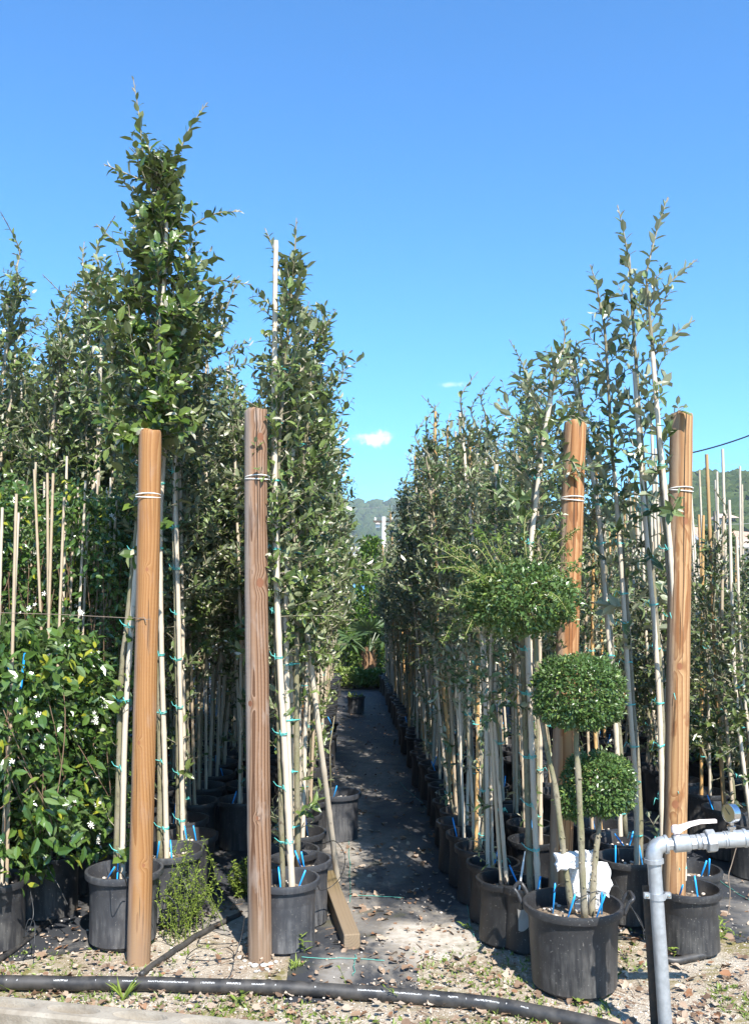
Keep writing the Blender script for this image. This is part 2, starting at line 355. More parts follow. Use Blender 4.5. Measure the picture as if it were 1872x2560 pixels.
M['post4'] = wood('tan_post_wood', (0.45, 0.285, 0.15), (0.37, 0.215, 0.10), (0.165, 0.065, 0.024), (0.27, 0.205, 0.15), 330, ((0.006, 1.95, 0.012), (-0.006, 1.28, 0.012), (-0.012, 0.66, 0.014)), (0.0, 1.35, 2.7), 0.75, 2.2, -1, stain=(0.21, 0.085, 0.030), weather=.2)
M['beam'] = wood('weathered_beam_wood', (0.20, 0.155, 0.085), (0.155, 0.115, 0.058), (0.08, 0.055, 0.028), (0.17, 0.145, 0.10), 500, (), None, 0.6, 9.1)

def galv():
    s = NT('galvanised_steel'); n = s.noise(s.pos(obj=True), 55, 5, 0.6); n2 = s.noise(s.pos((1, 1, 0.3), obj=True), 18, 3)
    c = s.mix(s.step(n, .3, .7), (0.36, 0.38, 0.40), (0.45, 0.47, 0.49)); c = s.mix(s.step(n2, 0.55, 0.72), c, (0.31, 0.315, 0.325))
    s.set(Base_Color=c, Metallic=0.55, Roughness=s.math('MULTIPLY_ADD', n, 0.25, 0.30)); s.bump(n, 0.05, 0.003); return s.mat
M['galv'] = galv()
M['steel'] = simple('polished_steel', (0.62, 0.62, 0.62), 0.22, metal=1.0)
def concrete():
    s = NT('weathered_concrete'); n = s.noise(s.pos(), 6, 6, 0.65); n2 = s.noise(s.pos(), 90, 3, 0.6)
    c = s.mix(s.step(n, 0.35, 0.65), (0.29, 0.255, 0.205), (0.18, 0.148, 0.11)); c = s.mix(s.step(n2, 0.55, 0.75), c, (0.22, 0.19, 0.15))
    s.set(Base_Color=c, Roughness=0.92); s.bump(n2, 0.5, 0.006); return s.mat
M['concrete'] = concrete()
def dirt():
    s = NT('dirt_ground'); p = s.pos(); n = s.noise(p, 3.2, 5, 0.6); n2 = s.noise(p, 26, 5, 0.65); n3 = s.noise(p, 130, 3, 0.6); n4 = s.noise(p, 1.7, 3, 0.5, 0.8)
    c = s.mix(s.step(n, 0.35, 0.66), (0.43, 0.375, 0.30), (0.31, 0.245, 0.18)); c = s.mix(s.step(n2, 0.54, 0.68), c, (0.22, 0.15, 0.10))
    c = s.mix(s.step(n3, 0.56, 0.66), c, (0.55, 0.50, 0.42)); c = s.mix(s.math('MULTIPLY', s.step(n4, 0.48, 0.62), s.step(n2, 0.35, 0.6)), c, (0.19, 0.165, 0.065))
    s.set(Base_Color=c, Roughness=0.95); s.p.inputs['Specular IOR Level'].default_value = 0.15
    s.bump(s.math('ADD', n2, n3), 0.8, 0.015); return s.mat
M['dirt'] = dirt()
def cloth():
    s = NT('black_weed_cloth'); p = s.pos(); n = s.noise(p, 2.6, 6, 0.65, 0.4); n2 = s.noise(p, 22, 5, 0.7); n3 = s.noise(p, 180, 2, 0.5)
    a = s.n('TexWave', bands_direction='X'); a.inputs['Scale'].default_value = 70; s.l(p, a.inputs[0])
    b = s.n('TexWave', bands_direction='Y'); b.inputs['Scale'].default_value = 70; s.l(p, b.inputs[0])
    weave = s.math('MULTIPLY', a.outputs['Fac'], b.outputs['Fac'])
    c = s.mix(weave, (0.030, 0.032, 0.037), (0.050, 0.052, 0.058))
    dust = s.math('MULTIPLY', s.step(s.math('ADD', n, s.math('MULTIPLY_ADD', n2, 0.35, -0.17)), 0.52, 0.75), 0.55)
    for (x, y, rx, ry, k) in ((0.42, 4.38, 0.42, 0.62, 1.0), (0.20, 4.60, 0.35, 0.25, 0.4), (-0.05, 4.1, 0.12, 0.25, 0.5), (0.04, 6.6, 0.16, 2.6, 0.7), (0.3, 6.0, 0.25, 0.8, 0.4), (0.25, 8.5, 0.3, 2.0, 0.45), (2.3, 4.4, 0.6, 0.6, 0.5), (-0.55, 4.6, 0.25, 0.4, 0.6)):
        sb = s.n('VectorMath', operation='SUBTRACT'); s.l(p, sb.inputs[0]); sb.inputs[1].default_value = (x, y, 0)
        mu = s.n('VectorMath', operation='MULTIPLY'); s.l(sb.outputs[0], mu.inputs[0]); mu.inputs[1].default_value = (1 / rx, 1 / ry, 0)
        ln = s.n('VectorMath', operation='LENGTH'); s.l(mu.outputs[0], ln.inputs[0])
        v = s.math('ADD', s.math('SUBTRACT', 1.0, ln.outputs['Value']), s.math('MULTIPLY_ADD', n, 2.2, -1.1)); v = s.math('ADD', v, s.math('MULTIPLY_ADD', n2, 0.9, -0.45))
        dust = s.math('MAXIMUM', dust, s.math('MULTIPLY', s.step(v, -0.1, 0.75), k))
    c = s.mix(dust, c, s.mix(s.step(n2, 0.4, 0.65), (0.42, 0.38, 0.33), (0.29, 0.25, 0.20)))
    moss = s.math('MULTIPLY', s.step(s.noise(p, 4.5, 4, 0.6), 0.56, 0.68), 0.5); c = s.mix(moss, c, (0.085, 0.08, 0.035))
    s.set(Base_Color=c, Roughness=s.math('MULTIPLY_ADD', dust, 0.35, 0.58)); s.p.inputs['Specular IOR Level'].default_value = 0.35
    s.bump(s.math('ADD', weave, s.math('MULTIPLY', n2, 1.5)), 0.25, 0.006); return s.mat
M['cloth'] = cloth()
def deadleaf():
    s = NT('dry_leaf'); g = s.n('NewGeometry'); oi = s.n('ObjectInfo'); r = s.math('FRACT', s.math('ADD', g.outputs['Random Per Island'], oi.outputs['Random']))
    s.set(Base_Color=s.ramp(r, [(0, (0.11, 0.068, 0.042)), (0.3, (0.21, 0.135, 0.085)), (0.55, (0.38, 0.305, 0.235)), (0.78, (0.29, 0.21, 0.145)), (0.9, (0.22, 0.10, 0.045)), (1, (0.14, 0.085, 0.052))]), Roughness=0.75); return s.mat
M['dead'] = deadleaf()
def hill(name, a, b, c3, sc):
    s = NT(name); p = s.pos(); n = s.noise(p, sc, 6, 0.65); n2 = s.noise(p, sc * 5, 4, 0.6)
    c = s.mix(s.step(n, 0.42, 0.6), a, b); c = s.mix(s.step(n2, 0.5, 0.7), c, c3); s.set(Base_Color=c, Roughness=0.95); return s.mat
M['hill'] = hill('wooded_hill', (0.045, 0.065, 0.022), (0.075, 0.085, 0.035), (0.03, 0.045, 0.018), 0.03)
M['hillfar'] = hill('far_hill', (0.10, 0.115, 0.045), (0.06, 0.085, 0.03), (0.17, 0.15, 0.08), 0.012)
M['hilltree'] = leaf_mat('hill_tree', (0.030, 0.050, 0.015), (0.062, 0.085, 0.028), (0.05, 0.07, 0.02), 0.9, tfac=0.0, spec=0.1)

# ------------------------------------------------------------------ leaves
T8 = np.array([[0, 0], [0, .34], [0, .70], [0, 1.0], [-.46, .27], [-.46, .66], [.46, .27], [.46, .66]])
F8 = np.array([[0, 1, 4], [4, 1, 5], [1, 2, 5], [5, 2, 3], [0, 6, 1], [6, 7, 1], [1, 7, 2], [7, 3, 2]])
T4 = np.array([[0, 0], [-.5, .48], [.5, .48], [0, 1.0]]); F4 = np.array([[0, 3, 1], [0, 2, 3]])
def put_leaves(mb, P, D, N, L, W, m=0, tmpl=8, fold=0.24, curl=0.22, rg=rng):
    P = np.asarray(P, float); n = len(P)
    if n == 0: return
    D = unit(np.asarray(D, float)); N = np.asarray(N, float); N = unit(N - D * (N * D).sum(1)[:, None]); S = np.cross(D, N)
    T, Fc = (T8, F8) if tmpl == 8 else (T4, F4); L = np.broadcast_to(L, (n,)); W = np.broadcast_to(W, (n,))
    cu = curl * rg.normal(1, 0.9, n); fo = fold * rg.normal(1, 0.5, n); k = len(T)
    tz = np.abs(T[:, 0])[None, :] * (fo * W)[:, None] - (T[:, 1] ** 2)[None, :] * (cu * L)[:, None]
    V = P[:, None, :] + D[:, None, :] * (T[:, 1][None, :] * L[:, None])[..., None] + S[:, None, :] * (T[:, 0][None, :] * W[:, None])[..., None] + N[:, None, :] * tz[..., None]
    Fi = (np.arange(n) * k)[:, None, None] + Fc[None]
    mb.add(V.reshape(-1, 3), Fi.reshape(-1, 3), m)
_leaf_meshes = {}
def leaf_objects(parent, P, D, N, L, W, mat, count, rg, name='leaf'):
    """single leaves as parts that share a few leaf meshes"""
    key = mat.name
    if key not in _leaf_meshes:
        lst = []
        for q in range(5):
            mb = MB(); put_leaves(mb, [[0, 0, 0]], [[0, 1, 0]], [[0, 0, 1]], 1.0, 1.0, 0, 8, 0.16, 0.12, rg); lst.append(mb.mesh('leaf', [mat]))
        _leaf_meshes[key] = lst
    D = unit(D); N = unit(N - D * (N * D).sum(1)[:, None]); S = np.cross(D, N)
    for i in range(min(count, len(P))):
        o = bpy.data.objects.new(name, _leaf_meshes[key][i % 5]); C.objects.link(o); o.parent = parent
        s, d, nn, p = S[i] * W[i], D[i] * L[i], N[i] * L[i], P[i]
        o.matrix_local = Matrix(((s[0], d[0], nn[0], p[0]), (s[1], d[1], nn[1], p[1]), (s[2], d[2], nn[2], p[2]), (0, 0, 0, 1)))

class Leaves:
    def __init__(s): s.P = []; s.D = []; s.N = []; s.L = []; s.W = []; s.K = []
    def add(s, p, d, n, l, w, k=0): s.P.append(p); s.D.append(d); s.N.append(n); s.L.append(l); s.W.append(w); s.K.append(k)
    def arr(s): return tuple(np.array(a) for a in (s.P, s.D, s.N, s.L, s.W, s.K))

def shoot(mb, lv, rg, p0, d0, length, r0, lL, wr, gap, upbend=0.35, tipsilver=True, n=5, start=0.15):
    pts = [np.asarray(p0, float)]; d = np.asarray(d0, float); d = d / np.linalg.norm(d)
    for i in range(n - 1):
        d = d + np.array([0, 0, upbend / n]) + rg.normal(0, 0.10, 3); d /= np.linalg.norm(d); pts.append(pts[-1] + d * length / (n - 1))
    pts = np.array(pts); mb.tube(pts, np.linspace(r0, r0 * 0.35, n), 4, False, 1)
    cnt = max(3, int(length / gap)); az = rg.uniform(0, 6.28)
    for q in range(cnt):
        t = start + (1 - start) * (q + 0.5) / cnt; f = t * (n - 1); i = min(int(f), n - 2); p = pts[i] + (pts[i + 1] - pts[i]) * (f - i)
        ax = unit(pts[i + 1] - pts[i]); az += 2.4; u = unit(np.cross(ax, [0.3, 0.2, 0.9])); v = np.cross(ax, u)
        rad = u * math.cos(az) + v * math.sin(az); a = rg.uniform(0.5, 1.15)
        dd = ax * math.cos(a) + rad * math.sin(a) + rg.normal(0, 0.12, 3); nn = ax * math.sin(a) - rad * math.cos(a) + np.array([0, 0, 0.5]) + rg.normal(0, 0.3, 3)
        l = lL * rg.uniform(0.45, 1.28) * (1.0 if t < 0.8 else 0.8)
        lv.add(p, dd, nn, l, l * wr * rg.uniform(0.85, 1.15), 1 if (tipsilver and t > 0.90 and rg.random() < 0.55) else 0)
    return pts

def oak_crown(rg, axis, z0, z1, Rt, nb, lL=0.06, wr=0.45, gap=0.020, subs=2, tops=None, elev=(0.15, 0.85), low=12):
    """twigs into a builder, leaves into a list; axis(z) -> trunk centre"""
    mb = MB(); lv = Leaves(); az = rg.uniform(0, 6.28)
    for i in range(nb):
        t = (i + rg.uniform(0, 0.9)) / nb; z = z0 + (z1 - z0) * t * 0.97; az += 2.4 + rg.normal(0, 0.3)
        ln = max(0.06, float(np.interp(t, Rt[0], Rt[1])) * rg.uniform(0.6, 1.25)); e = elev[0] + (elev[1] - elev[0]) * t + rg.normal(0, 0.18)
        d0 = np.array([math.cos(az) * math.cos(e), math.sin(az) * math.cos(e), math.sin(e)])
        pts = shoot(mb, lv, rg, axis(z), d0, ln, 0.0035, lL, wr, gap, 0.32)
        for k in range(subs):
            q = rg.integers(1, 4); dd = unit(pts[q + 1] - pts[q]) + rg.normal(0, 0.55, 3) + np.array([0, 0, 0.15])
            shoot(mb, lv, rg, pts[q], dd, ln * rg.uniform(0.35, 0.6), 0.0022, lL * 0.95, wr, gap, 0.4, n=4)
    for q in range(low):
        z = z0 - (z0 - .35) * rg.random() ** 1.6; a = rg.uniform(0, 6.28); e = rg.uniform(.1, .9); shoot(mb, lv, rg, axis(z), np.array([math.cos(a) * math.cos(e), math.sin(a) * math.cos(e), math.sin(e)]), rg.uniform(.05, .24), .0025, lL, wr, gap, .3, n=4)
    for q in range(low // 3):      # longer drooping sprays that break the lower edge
        z = z0 + rg.uniform(-.15, .25); a = rg.uniform(0, 6.28); pts = shoot(mb, lv, rg, axis(z), np.array([math.cos(a), math.sin(a), rg.uniform(-.2, .25)]), rg.uniform(.2, .36), .003, lL, wr, gap, -.25, n=5); shoot(mb, lv, rg, pts[2], unit(pts[3] - pts[2]) + rg.normal(0, .5, 3), .14, .002, lL, wr, gap, -.2, n=4)
    for tp in (tops or []):
        pts = spline(tp, 7); mb.tube(pts, np.linspace(0.006, 0.0022, 7), 5, False, 1)
        seg = np.linalg.norm(np.diff(pts, axis=0), axis=1).sum(); cnt = int(seg / 0.022); a0 = 0
        for q in range(cnt):
            t = 0.1 + 0.9 * q / cnt; f = t * 6; i = min(int(f), 5); p = pts[i] + (pts[i + 1] - pts[i]) * (f - i); ax = unit(pts[i + 1] - pts[i]); a0 += 2.4
            u = unit(np.cross(ax, [0.9, 0.2, 0.1])); v = np.cross(ax, u); rad = u * math.cos(a0) + v * math.sin(a0); a = 1.0 - 0.55 * t
            l = lL * rg.uniform(0.7, 1.1) * (1 - 0.55 * max(0, t - 0.6) / 0.4)
            lv.add(p, ax * math.cos(a) + rad * math.sin(a), ax * math.sin(a) - rad * math.cos(a) + rg.normal(0, .3, 3), l, l * wr * (0.8 if t > .75 else 1), 1 if t > 0.86 else 0)
    return mb, lv

# ------------------------------------------------------------------ the setting
xs = np.concatenate([-np.geomspace(3000, 4.2, 34), np.arange(-4, 4.01, 0.035), np.geomspace(4.2, 3000, 34)])
ys = np.concatenate([-np.geomspace(3000, 2, 20) + 2, np.arange(2.2, 7.0, 0.035), np.arange(7.05, 18, 0.15), np.geomspace(18.2, 3000, 40)])
X, Y = np.meshgrid(xs, ys); Z = gz(X, Y); nx, ny = len(xs), len(ys)
mb = MB(); i = np.arange(ny - 1)[:, None] * nx; j = np.arange(nx - 1)[None, :]
mb.add(np.stack([X, Y, Z], -1).reshape(-1, 3), np.stack([i + j, i + j + 1, i + nx + j + 1, i + nx + j], -1).reshape(-1, 4))
tag(mb.build('ground', M['dirt'], smooth=True), kind='structure')

# black weed cloth under the beds and on the paths, its front edge ragged
def cloth_front(x):
    e = 4.62 + 0.12 * np.sin(x * 3.1) + 0.10 * np.sin(x * 7.7 + 1)
    e = np.where((x > -0.30) & (x < 0.30), 3.84 + 0.05 * np.sin(x * 9), e)
    e = np.where((x >= 0.30) & (x < 0.62), 4.30 + 0.1 * np.sin(x * 11), e)
    e = np.where((x > 1.75) & (x < 3.2), 4.25 + 0.15 * np.sin(x * 4), e)
    e = np.where((x < -1.15), 4.35 + 0.1 * np.sin(x * 5), e)
    return e
xs = np.concatenate([np.arange(-8, -3.6, .4), np.arange(-3.6, 4.6, 0.05), np.arange(4.6, 10, .4)]); ys = np.concatenate([np.arange(3.75, 8, 0.05), np.arange(8.05, 24, 0.25)])
X, Y = np.meshgrid(xs, ys); nx, ny = len(xs), len(ys)
cf = cloth_front(X); Yw = np.maximum(Y, cf); lift_ = np.clip((Yw - cf) / .3, 0, 1); Z = gz(X, Yw) + 0.0035 + lift_ * (0.004 + 0.006 * vnoise(X * 14, Yw * 3))
mb = MB(); i = (np.arange(ny - 1)[:, None] * nx); j = np.arange(nx - 1)[None, :]
q = np.stack([i + j, i + j + 1, i + nx + j + 1, i + nx + j], -1).reshape(-1, 4)
keep = (Y > cf - 0.05).ravel()[q[:, 3]] & (Y > cf - 0.05).ravel()[q[:, 2]]
mb.add(np.stack([X, Yw, Z], -1).reshape(-1, 3), q[keep])
clo = tag(mb.build('weed_cloth', M['cloth'], smooth=True), kind='structure')
for (a, b) in (((872, 2090), (876, 2262)), ((1120, 2080), (1186, 2350)), ((1000, 1960), (1130, 2090)), ((876, 2245), (1010, 2250)), ((888, 2400), (884, 2448)), ((1745, 2170), (1872, 2260)), ((755, 2404), (960, 2412))):
    A, B = ground(*a), ground(*b); pts = np.array([A + (B - A) * t for t in np.linspace(0, 1, 14)]); pts[:, 0] += rng.normal(0, 0.004, 14)
    pts[:, 2] = gz(pts[:, 0], pts[:, 1]) + 0.016; m_ = MB(); m_.tube(pts, 0.0016, 4); m_.build('green_thread', M['thread'], clo)

# hills
def hill_mesh(r0, r1, crest, n=150, nr=26, a0=-75, a1=75):
    aa = np.radians(np.linspace(a0, a1, n)); rr = np.linspace(r0, r1 * 1.25, nr); A, Rr = np.meshgrid(aa, rr)
    px = CX + F * np.tan(np.clip(A - YAW, -1.2, 1.2)); ce = np.interp(px, crest[0], crest[1]) / F * r1
    t = np.clip((Rr - r0) / (r1 - r0), 0, 1.25); prof = np.where(t < 1, t * t * (3 - 2 * t), 1 - (t - 1) * 1.2)
    Z = ce * prof * (0.9 + 0.2 * vnoise(A * 30 + 5, Rr * 0.02)) + 0.5
    Xx, Yy = Rr * np.sin(A), Rr * np.cos(A); i = np.arange(nr - 1)[:, None] * n; j = np.arange(n - 1)[None, :]
    m_ = MB(); m_.add(np.stack([Xx, Yy, Z], -1).reshape(-1, 3), np.stack([i + j, i + j + 1, i + n + j + 1, i + n + j], -1).reshape(-1, 4)); return m_
c_far = ([-6000, 0, 700, 900, 1000, 1100, 1300, 1500, 2200, 7000], [90, 125, 184, 204, 206, 200, 170, 150, 105, 60])
c_near = ([-4000, 1150, 1400, 1560, 1700, 1872, 2200, 5000], [0, 0, 145, 214, 240, 268, 285, 150])
tag(hill_mesh(420, 1050, c_far).build('far_hill', M['hillfar'], smooth=True), kind='structure')
tag(hill_mesh(130, 430, c_near).build('wooded_hill', M['hill'], smooth=True), kind='structure')
def ico():
    t = (1 + 5 ** .5) / 2; v = np.array([[-1, t, 0], [1, t, 0], [-1, -t, 0], [1, -t, 0], [0, -1, t], [0, 1, t], [0, -1, -t], [0, 1, -t], [t, 0, -1], [t, 0, 1], [-t, 0, -1], [-t, 0, 1]], float)
    f = np.array([[0, 11, 5], [0, 5, 1], [0, 1, 7], [0, 7, 10], [0, 10, 11], [1, 5, 9], [5, 11, 4], [11, 10, 2], [10, 7, 6], [7, 1, 8], [3, 9, 4], [3, 4, 2], [3, 2, 6], [3, 6, 8], [3, 8, 9], [4, 9, 5], [2, 4, 11], [6, 2, 10], [8, 6, 7], [9, 8, 1]])
    return v / np.linalg.norm(v[0]), f
IV, IF = ico()
def forest(n, r0, r1, crest, pxr, rad, mat, rg, tmin=0.25):
    px = rg.uniform(*pxr, n); t = rg.uniform(tmin, 1.0, n) ** 0.7; rr = r0 + (r1 - r0) * t; A = np.arctan((px - CX) / F) + YAW
    ce = np.interp(px, crest[0], crest[1]) / F * r1; prof = t * t * (3 - 2 * t); z = ce * prof * (0.9 + 0.2 * vnoise(A * 30 + 5, rr * 0.02)) + 0.5
    s = rg.uniform(0.55, 1.25, n) * rad; P = np.stack([rr * np.sin(A), rr * np.cos(A), z + s * 0.4], 1)
    V = P[:, None, :] + IV[None] * s[:, None, None] * rg.uniform(0.65, 1.2, (n, 12, 1)) * np.array([1, 1, 1.05])
    m_ = MB(); m_.add(V.reshape(-1, 3), ((np.arange(n) * 12)[:, None, None] + IF[None]).reshape(-1, 3)); return m_
rg = np.random.default_rng(21)
tag(forest(5200, 130, 430, c_near, (1330, 2500), 2.6, None, rg).build('hill_forest', M['hilltree']), 'wooded slope of round dark green trees on the right hill', 'forest', kind='stuff')
tag(forest(1500, 420, 1050, c_far, (600, 1400), 6.0, None, rg, 0.1).build('far_forest', M['hilltree']), 'hazy wooded slope of trees on the far hill down the path', 'forest', kind='stuff')

# far air
hz = MB(); hz.box((0, 700, 62), (1500, 1500, 64)); hm = NT('haze'); hm.t.nodes.remove(hm.p)
vp = hm.n('VolumePrincipled'); vp.inputs['Color'].default_value = (0.78, 0.88, 1.0, 1); vp.inputs['Density'].default_value = 0.00032; vp.inputs['Anisotropy'].default_value = 0.0
hm.l(vp.outputs[0], hm.out.inputs['Volume']); hzo = hz.build('haze', hm.mat); tag(hzo, kind='stuff')
hzo.location.z = 0

# ------------------------------------------------------------------ far buildings, pole, cables
def house(name, label, p0, p1, depth, z_eave, z_ridge, wall, roofm, windows, gable=True, over=0.35):
    """front wall from p0 to p1 (x,y); ridge runs away from the viewer when gable"""
    p0 = np.array(p0, float); p1 = np.array(p1, float); u = p1 - p0; wd = np.linalg.norm(u); u /= wd; v = np.array([-u[1], u[0]])
    t = thing(name, label, 'house', (*p0, 0)); g = lambda a, b, z: (a * u[0] + b * v[0], a * u[1] + b * v[1], z)
    m_ = MB(); vs = [g(0, 0, 0), g(wd, 0, 0), g(wd, depth, 0), g(0, depth, 0), g(0, 0, z_eave), g(wd, 0, z_eave), g(wd, depth, z_eave), g(0, depth, z_eave)]
    fs = [(0, 1, 5, 4), (1, 2, 6, 5), (2, 3, 7, 6), (3, 0, 4, 7)]
    if gable:
        vs += [g(wd / 2, 0, z_ridge), g(wd / 2, depth, z_ridge)]; fs += [(4, 5, 8), (6, 7, 9)]
    m_.add(vs, fs); m_.build('wall', wall, t)
    r_ = MB(); th = 0.16
    if gable:
        sl = (z_ridge - z_eave) / (wd / 2)
        for s in (0, 1):
            e = -over if s == 0 else wd + over; a = [g(e, -over, z_eave - over * sl + .02), g(wd / 2, -over, z_ridge + .02), g(wd / 2, depth + over, z_ridge + .02), g(e, depth + over, z_eave - over * sl + .02)]
            b = [(q[0], q[1], q[2] + th) for q in a]; r_.add(a + b, [(3, 2, 1, 0), (4, 5, 6, 7), (0, 1, 5, 4), (1, 2, 6, 5), (2, 3, 7, 6), (3, 0, 4, 7)])
        f_ = MB()
        for s in (0, 1):
            e = -over if s == 0 else wd + over; a = np.array(g(e, -over - .03, z_eave - over * sl - .05)); b = np.array(g(wd / 2, -over - .03, z_ridge - .05)); f_.add([a, b, b + [0, 0, .22], a + [0, 0, .22]], [(0, 1, 2, 3)])
        f_.build('fascia', M['whitewash'], t)
    else:
        a = [g(-over, -over, z_eave), g(wd + over, -over, z_eave), g(wd + over, depth + over, z_eave), g(-over, depth + over, z_eave)]
        k = [g(wd * .3, depth / 2, z_ridge), g(wd * .7, depth / 2, z_ridge)]; r_.add(a + k, [(0, 1, 5, 4), (1, 2, 5), (2, 3, 4, 5), (3, 0, 4), (3, 2, 1, 0)])
        f_ = MB(); 
        f_.tube([g(-over - .02, -over - .02, z_eave), g(wd + over + .02, -over - .02, z_eave)], 0.12, 4); f_.tube([g(-over - .02, -over, z_eave), g(-over - .02, depth + over, z_eave)], 0.12, 4); f_.build('fascia', M['whitewash'], t)
    r_.build('roof', roofm, t)
    for (a, z, ww, hh) in windows:
        w_ = MB(); w_.box(g(a, -0.02, z), (ww / 2 + .07, 0.04, hh / 2 + .07), np.array([[u[0], v[0], 0], [u[1], v[1], 0], [0, 0, 1]])); wf = w_.build('window', M['whitewash'], t)
        w_ = MB(); w_.box(g(a, -0.065, z), (ww / 2, 0.012, hh / 2), np.array([[u[0], v[0], 0], [u[1], v[1], 0], [0, 0, 1]])); w_.build('pane', M['glass'], wf)
    return t
A = at(1690, 1490, 62)[:2]; B = at(1778, 1490, 60)[:2]
house('gabled_house', 'white gabled house with red tile roof behind the tan post', A, B, 9, zat(1378, 61), zat(1322, 61), M['render'], M['tile'], ((0.7, 4.0, .8, 1.1), (1.7, 1.3, .8, 1.3)))
A = at(1808, 1490, 52)[:2]; B = at(2120, 1490, 47)[:2]
house('hip_roofed_house', 'house with wide pale hipped roof and white fascia at right edge', A, B, 8, zat(1365, 50), zat(1308, 52), M['render'], M['tan_tile'], ((1.6, 2.0, 1.0, 1.2), (4.4, 2.0, 1.0, 1.2)), gable=False)
A = at(850, 1490, 75)[:2]; B = at(905, 1490, 75)[:2]
t = house('flat_white_house', 'white house glimpsed at the end of the path beside the green laurel', A, B, 7, zat(1372, 75), zat(1360, 75), M['render'], M['tile'], ((0.5, 4.4, .7, .9),), gable=False, over=.2)
m_ = MB(); p = at(893, 1412, 72); m_.box((p[0], 72, p[2] / 2), (0.55, 0.9, p[2] / 2)); 
t = thing('blue_shed', 'small blue shed in front of the white house beyond the path', 'shed', (0, 0, 0)); m_.build('wall', M['bluep'], t)
m_ = MB(); m_.box((p[0], 72, p[2] + .05), (0.65, 1.0, .05)); m_.build('roof', M['whitewash'], t)
# villas on the hills
for (px, py, Yd, wv, lab) in ((925, 1264, 985, 4.2, 'long pale villa on the crest of the far hill'), (966, 1264, 985, 2.4, 'small pale house right of the villa on the far hill crest'), (944, 1312, 700, 1.6, 'lone white farmhouse halfway up the far hill'),
                              (1738, 1222, 405, 3.2, 'white villa among trees on top of the right hill'), (1806, 1300, 230, 2.2, 'cream farmhouse low on the right wooded hill')):
    p = at(px, py, Yd); t = thing('hill_house', lab, 'house', (p[0], Yd, p[2] - 2)); m_ = MB(); m_.box((0, 0, 1), (wv, 2.5, 1.6 if wv > 3 else 1.2)); m_.build('wall', M['render'], t)
    m_ = MB(); zt = 2.6 if wv > 3 else 2.2; m_.add([(-wv - .4, -4.4, zt), (wv + .4, -4.4, zt), (wv + .4, 4.4, zt), (-wv - .4, 4.4, zt), (-wv * .6, 0, zt + 1.4), (wv * .6, 0, zt + 1.4)], [(0, 1, 5, 4), (1, 2, 5), (2, 3, 4, 5), (3, 0, 4)]); m_.build('roof', M['tan_tile'], t)
p = at(959, 1292, 48); t = thing('utility_pole', 'pale concrete utility pole behind the laurel at the end of the path', 'pole', (p[0], 48, 0))
m_ = MB(); m_.tube([(0, 0, 0), (0, 0, p[2])], [0.16, 0.11], 10); m_.build('pole', M['concpole'], t)
m_ = MB(); m_.box((0, 0, p[2] - .25), (0.55, 0.05, 0.05)); m_.build('crossarm', M['angle'], t)
for s in (-.45, 0, .45): m_ = MB(); m_.lathe([(0.0, 0), (.05, .02), (.03, .09), (.05, .12), (0, .18)], 8, (s, 0, p[2] - .2)); m_.build('insulator', M['whitewash'], t)
for (a, b, lab, ya, yb, rr) in (((959, 1296), (2100, 1297), 'thin pale overhead cable crossing in front of the right hill', 48, 46, 0.012), ((500, 1278), (1010, 1262), 'faint high cable crossing the sky above the far hill', 90, 90, .012), ((1650, 1142), (2050, 1152), 'hair-thin cable high in the sky right of the tan post', 60, 60, .007)):
    A, B = at(*a, ya), at(*b, yb); pts = np.array([A + (B - A) * t + np.array([0, 0, -1.6 * (t - t * t)]) for t in np.linspace(0, 1, 16)]); m_ = MB(); m_.tube(pts, rr, 5); tag(m_.build('overhead_cable', M['cable']), lab, 'cable')

